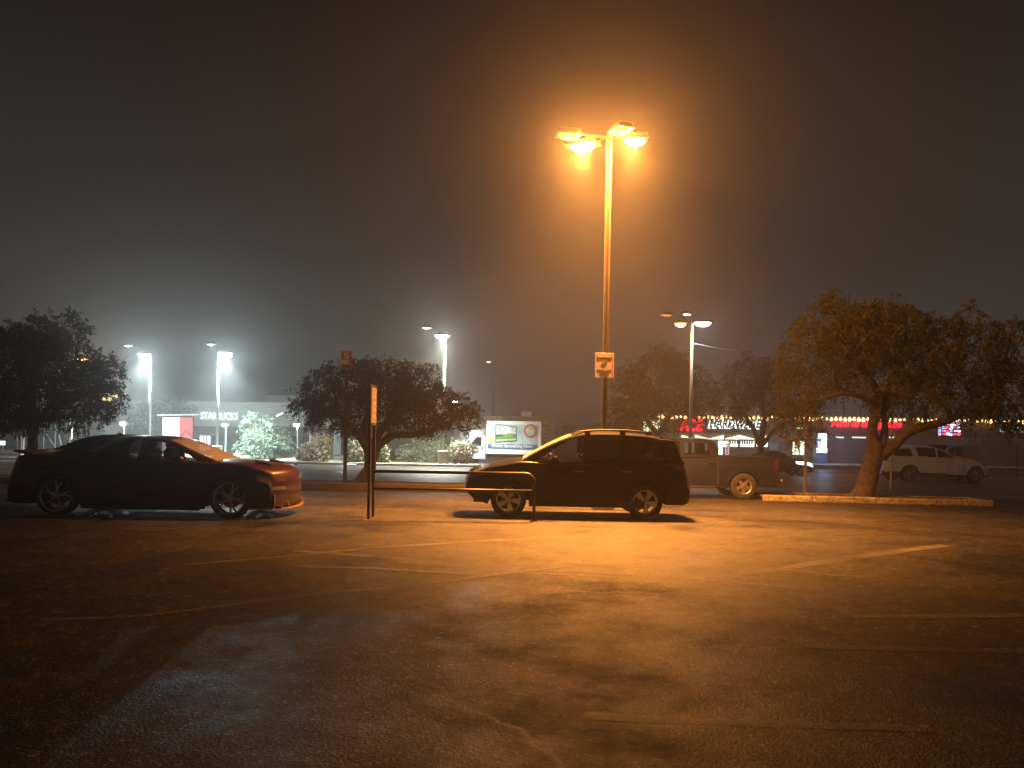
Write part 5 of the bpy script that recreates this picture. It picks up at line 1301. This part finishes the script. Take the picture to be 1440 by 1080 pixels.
# thin masts behind the store
for u, v0, lab in ((1187, 560, 'tall thin mast rising behind the store left of the forked trunk'), (1210, 570, 'shorter mast with crossbar behind the store')):
    Ym = 84; q = P(u, v0, Ym); s = thing('mast', lab, 'mast', (q.x, Ym, gz(Ym)))
    b = MB(); b.tube([(0, 0, 0), (0, 0, q.z - gz(Ym))], .05, 6); b.build('shaft', m_bronze, s)
    b = MB(); b.tube([(-.5, 0, q.z - gz(Ym) - .05), (.5, 0, q.z - gz(Ym) - .05)], .03, 6); b.build('crossbar', m_bronze, s)
# far sodium lamp seen through the left tree, small lamps beyond
def far_lamp(u, v, Y, lab, m, power, c):
    q = P(u, v, Y); s = thing('far_lamp', lab, 'street lamp', (q.x + .6, Y, gz(Y)))
    h = q.z - gz(Y); b = MB(); b.tube([(0, 0, 0), (0, 0, h), (-.3, 0, h + .1)], .07, 8); b.build('pole', m_bronze, s)
    b = MB(); b.box((-.6, 0, h + .1), (.7, .35, .12), 0, .03); b.build('lamp_head', m_housing, s)
    b = MB(); b.lathe([(0, -.12), (.2, -.08), (.28, .0)], (-.6, 0, h + .03), 'Z', 14); b.build('lens', m, s)
    if power: lamp(s, (-.6, 0, h - .2), power, c, 'POINT', .08)
far_lamp(110, 506, 40, 'warm street lamp glowing through the round tree', m_sod_far, 500, (1, .6, .2))
far_lamp(687, 509, 85, 'small dim lamp high between the box truck and the lamp post', m_led2, 0, LED)
far_lamp(640, 565, 75, 'small bluish lamp at the right fringe of the spreading tree', m_led, 0, LED)

# ------------------------------------------------------------------ haze, sky, camera
mb = MB(); mb.box((0, 185, 5.2), (860, 480, 13.9)); hz = mb.build('haze', None); hz['kind'] = 'stuff'
hz.data.materials.clear()
m = bpy.data.materials.new('haze_air'); m.use_nodes = True; N = m.node_tree.nodes
for n_ in list(N): N.remove(n_)
o = N.new('ShaderNodeOutputMaterial'); ad = N.new('ShaderNodeAddShader')   # mist: a broad and a forward lobe
for k, (dn, g) in enumerate(((.0008, .15), (.0024, .88))):
    v = N.new('ShaderNodeVolumePrincipled'); v.inputs['Color'].default_value = (.93, .93, .92, 1)
    v.inputs['Density'].default_value = dn; v.inputs['Anisotropy'].default_value = g
    m.node_tree.links.new(v.outputs[0], ad.inputs[k])
m.node_tree.links.new(ad.outputs[0], o.inputs['Volume']); hz.data.materials.append(m)

w = bpy.data.worlds.new('World'); sc.world = w; w.use_nodes = True
N = w.node_tree.nodes; L = w.node_tree.links
sky = N.new('ShaderNodeTexSky'); sky.sky_type = 'NISHITA'; sky.sun_disc = False; sky.sun_elevation = R(-4); sky.sun_rotation = R(200)
bg = N['Background']; bg.inputs['Strength'].default_value = .10
# town glow on the low cloud: brightest towards the horizon
tc = N.new('ShaderNodeTexCoord'); sp = N.new('ShaderNodeSeparateXYZ'); L.new(tc.outputs['Generated'], sp.inputs[0])
rp = N.new('ShaderNodeValToRGB'); L.new(sp.outputs['Z'], rp.inputs['Fac']); e = rp.color_ramp.elements
e[0].position, e[1].position = 0.0, .55
e[0].color = (.56, .55, .51, 1); e[1].color = (.04, .034, .032, 1)
e2 = rp.color_ramp.elements.new(.22); e2.color = (.26, .245, .225, 1)
add = N.new('ShaderNodeMix'); add.data_type = 'RGBA'; add.blend_type = 'ADD'; add.inputs[0].default_value = 1.0
L.new(sky.outputs[0], add.inputs[6]); L.new(rp.outputs['Color'], add.inputs[7])
L.new(add.outputs[2], bg.inputs['Color'])

cam = bpy.data.cameras.new('camera'); cam.sensor_width = 36; cam.lens = F / 1440 * 36; cam.shift_y = (V0 - 540) / 1440
cam.clip_end = 2000; cam.clip_start = .1
co = bpy.data.objects.new('camera', cam); col.objects.link(co); co.location = (0, 0, CH)
co.rotation_euler = (Matrix.Rotation(R(90), 3, 'X') @ Matrix.Rotation(ROLL, 3, 'Z')).to_euler()
sc.camera = co
sc.view_settings.view_transform = 'Standard'; sc.view_settings.look = 'None'; sc.view_settings.gamma = 1; sc.view_settings.exposure = 0
sc.render.engine = 'CYCLES'
cy = sc.cycles; cy.use_denoising = True; cy.max_bounces = 6; cy.volume_bounces = 2; cy.diffuse_bounces = 2; cy.glossy_bounces = 3; cy.transparent_max_bounces = 8
cy.sample_clamp_indirect = 4; cy.caustics_reflective = False; cy.caustics_refractive = False
try: cy.denoiser = 'OPENIMAGEDENOISE'
except Exception: pass
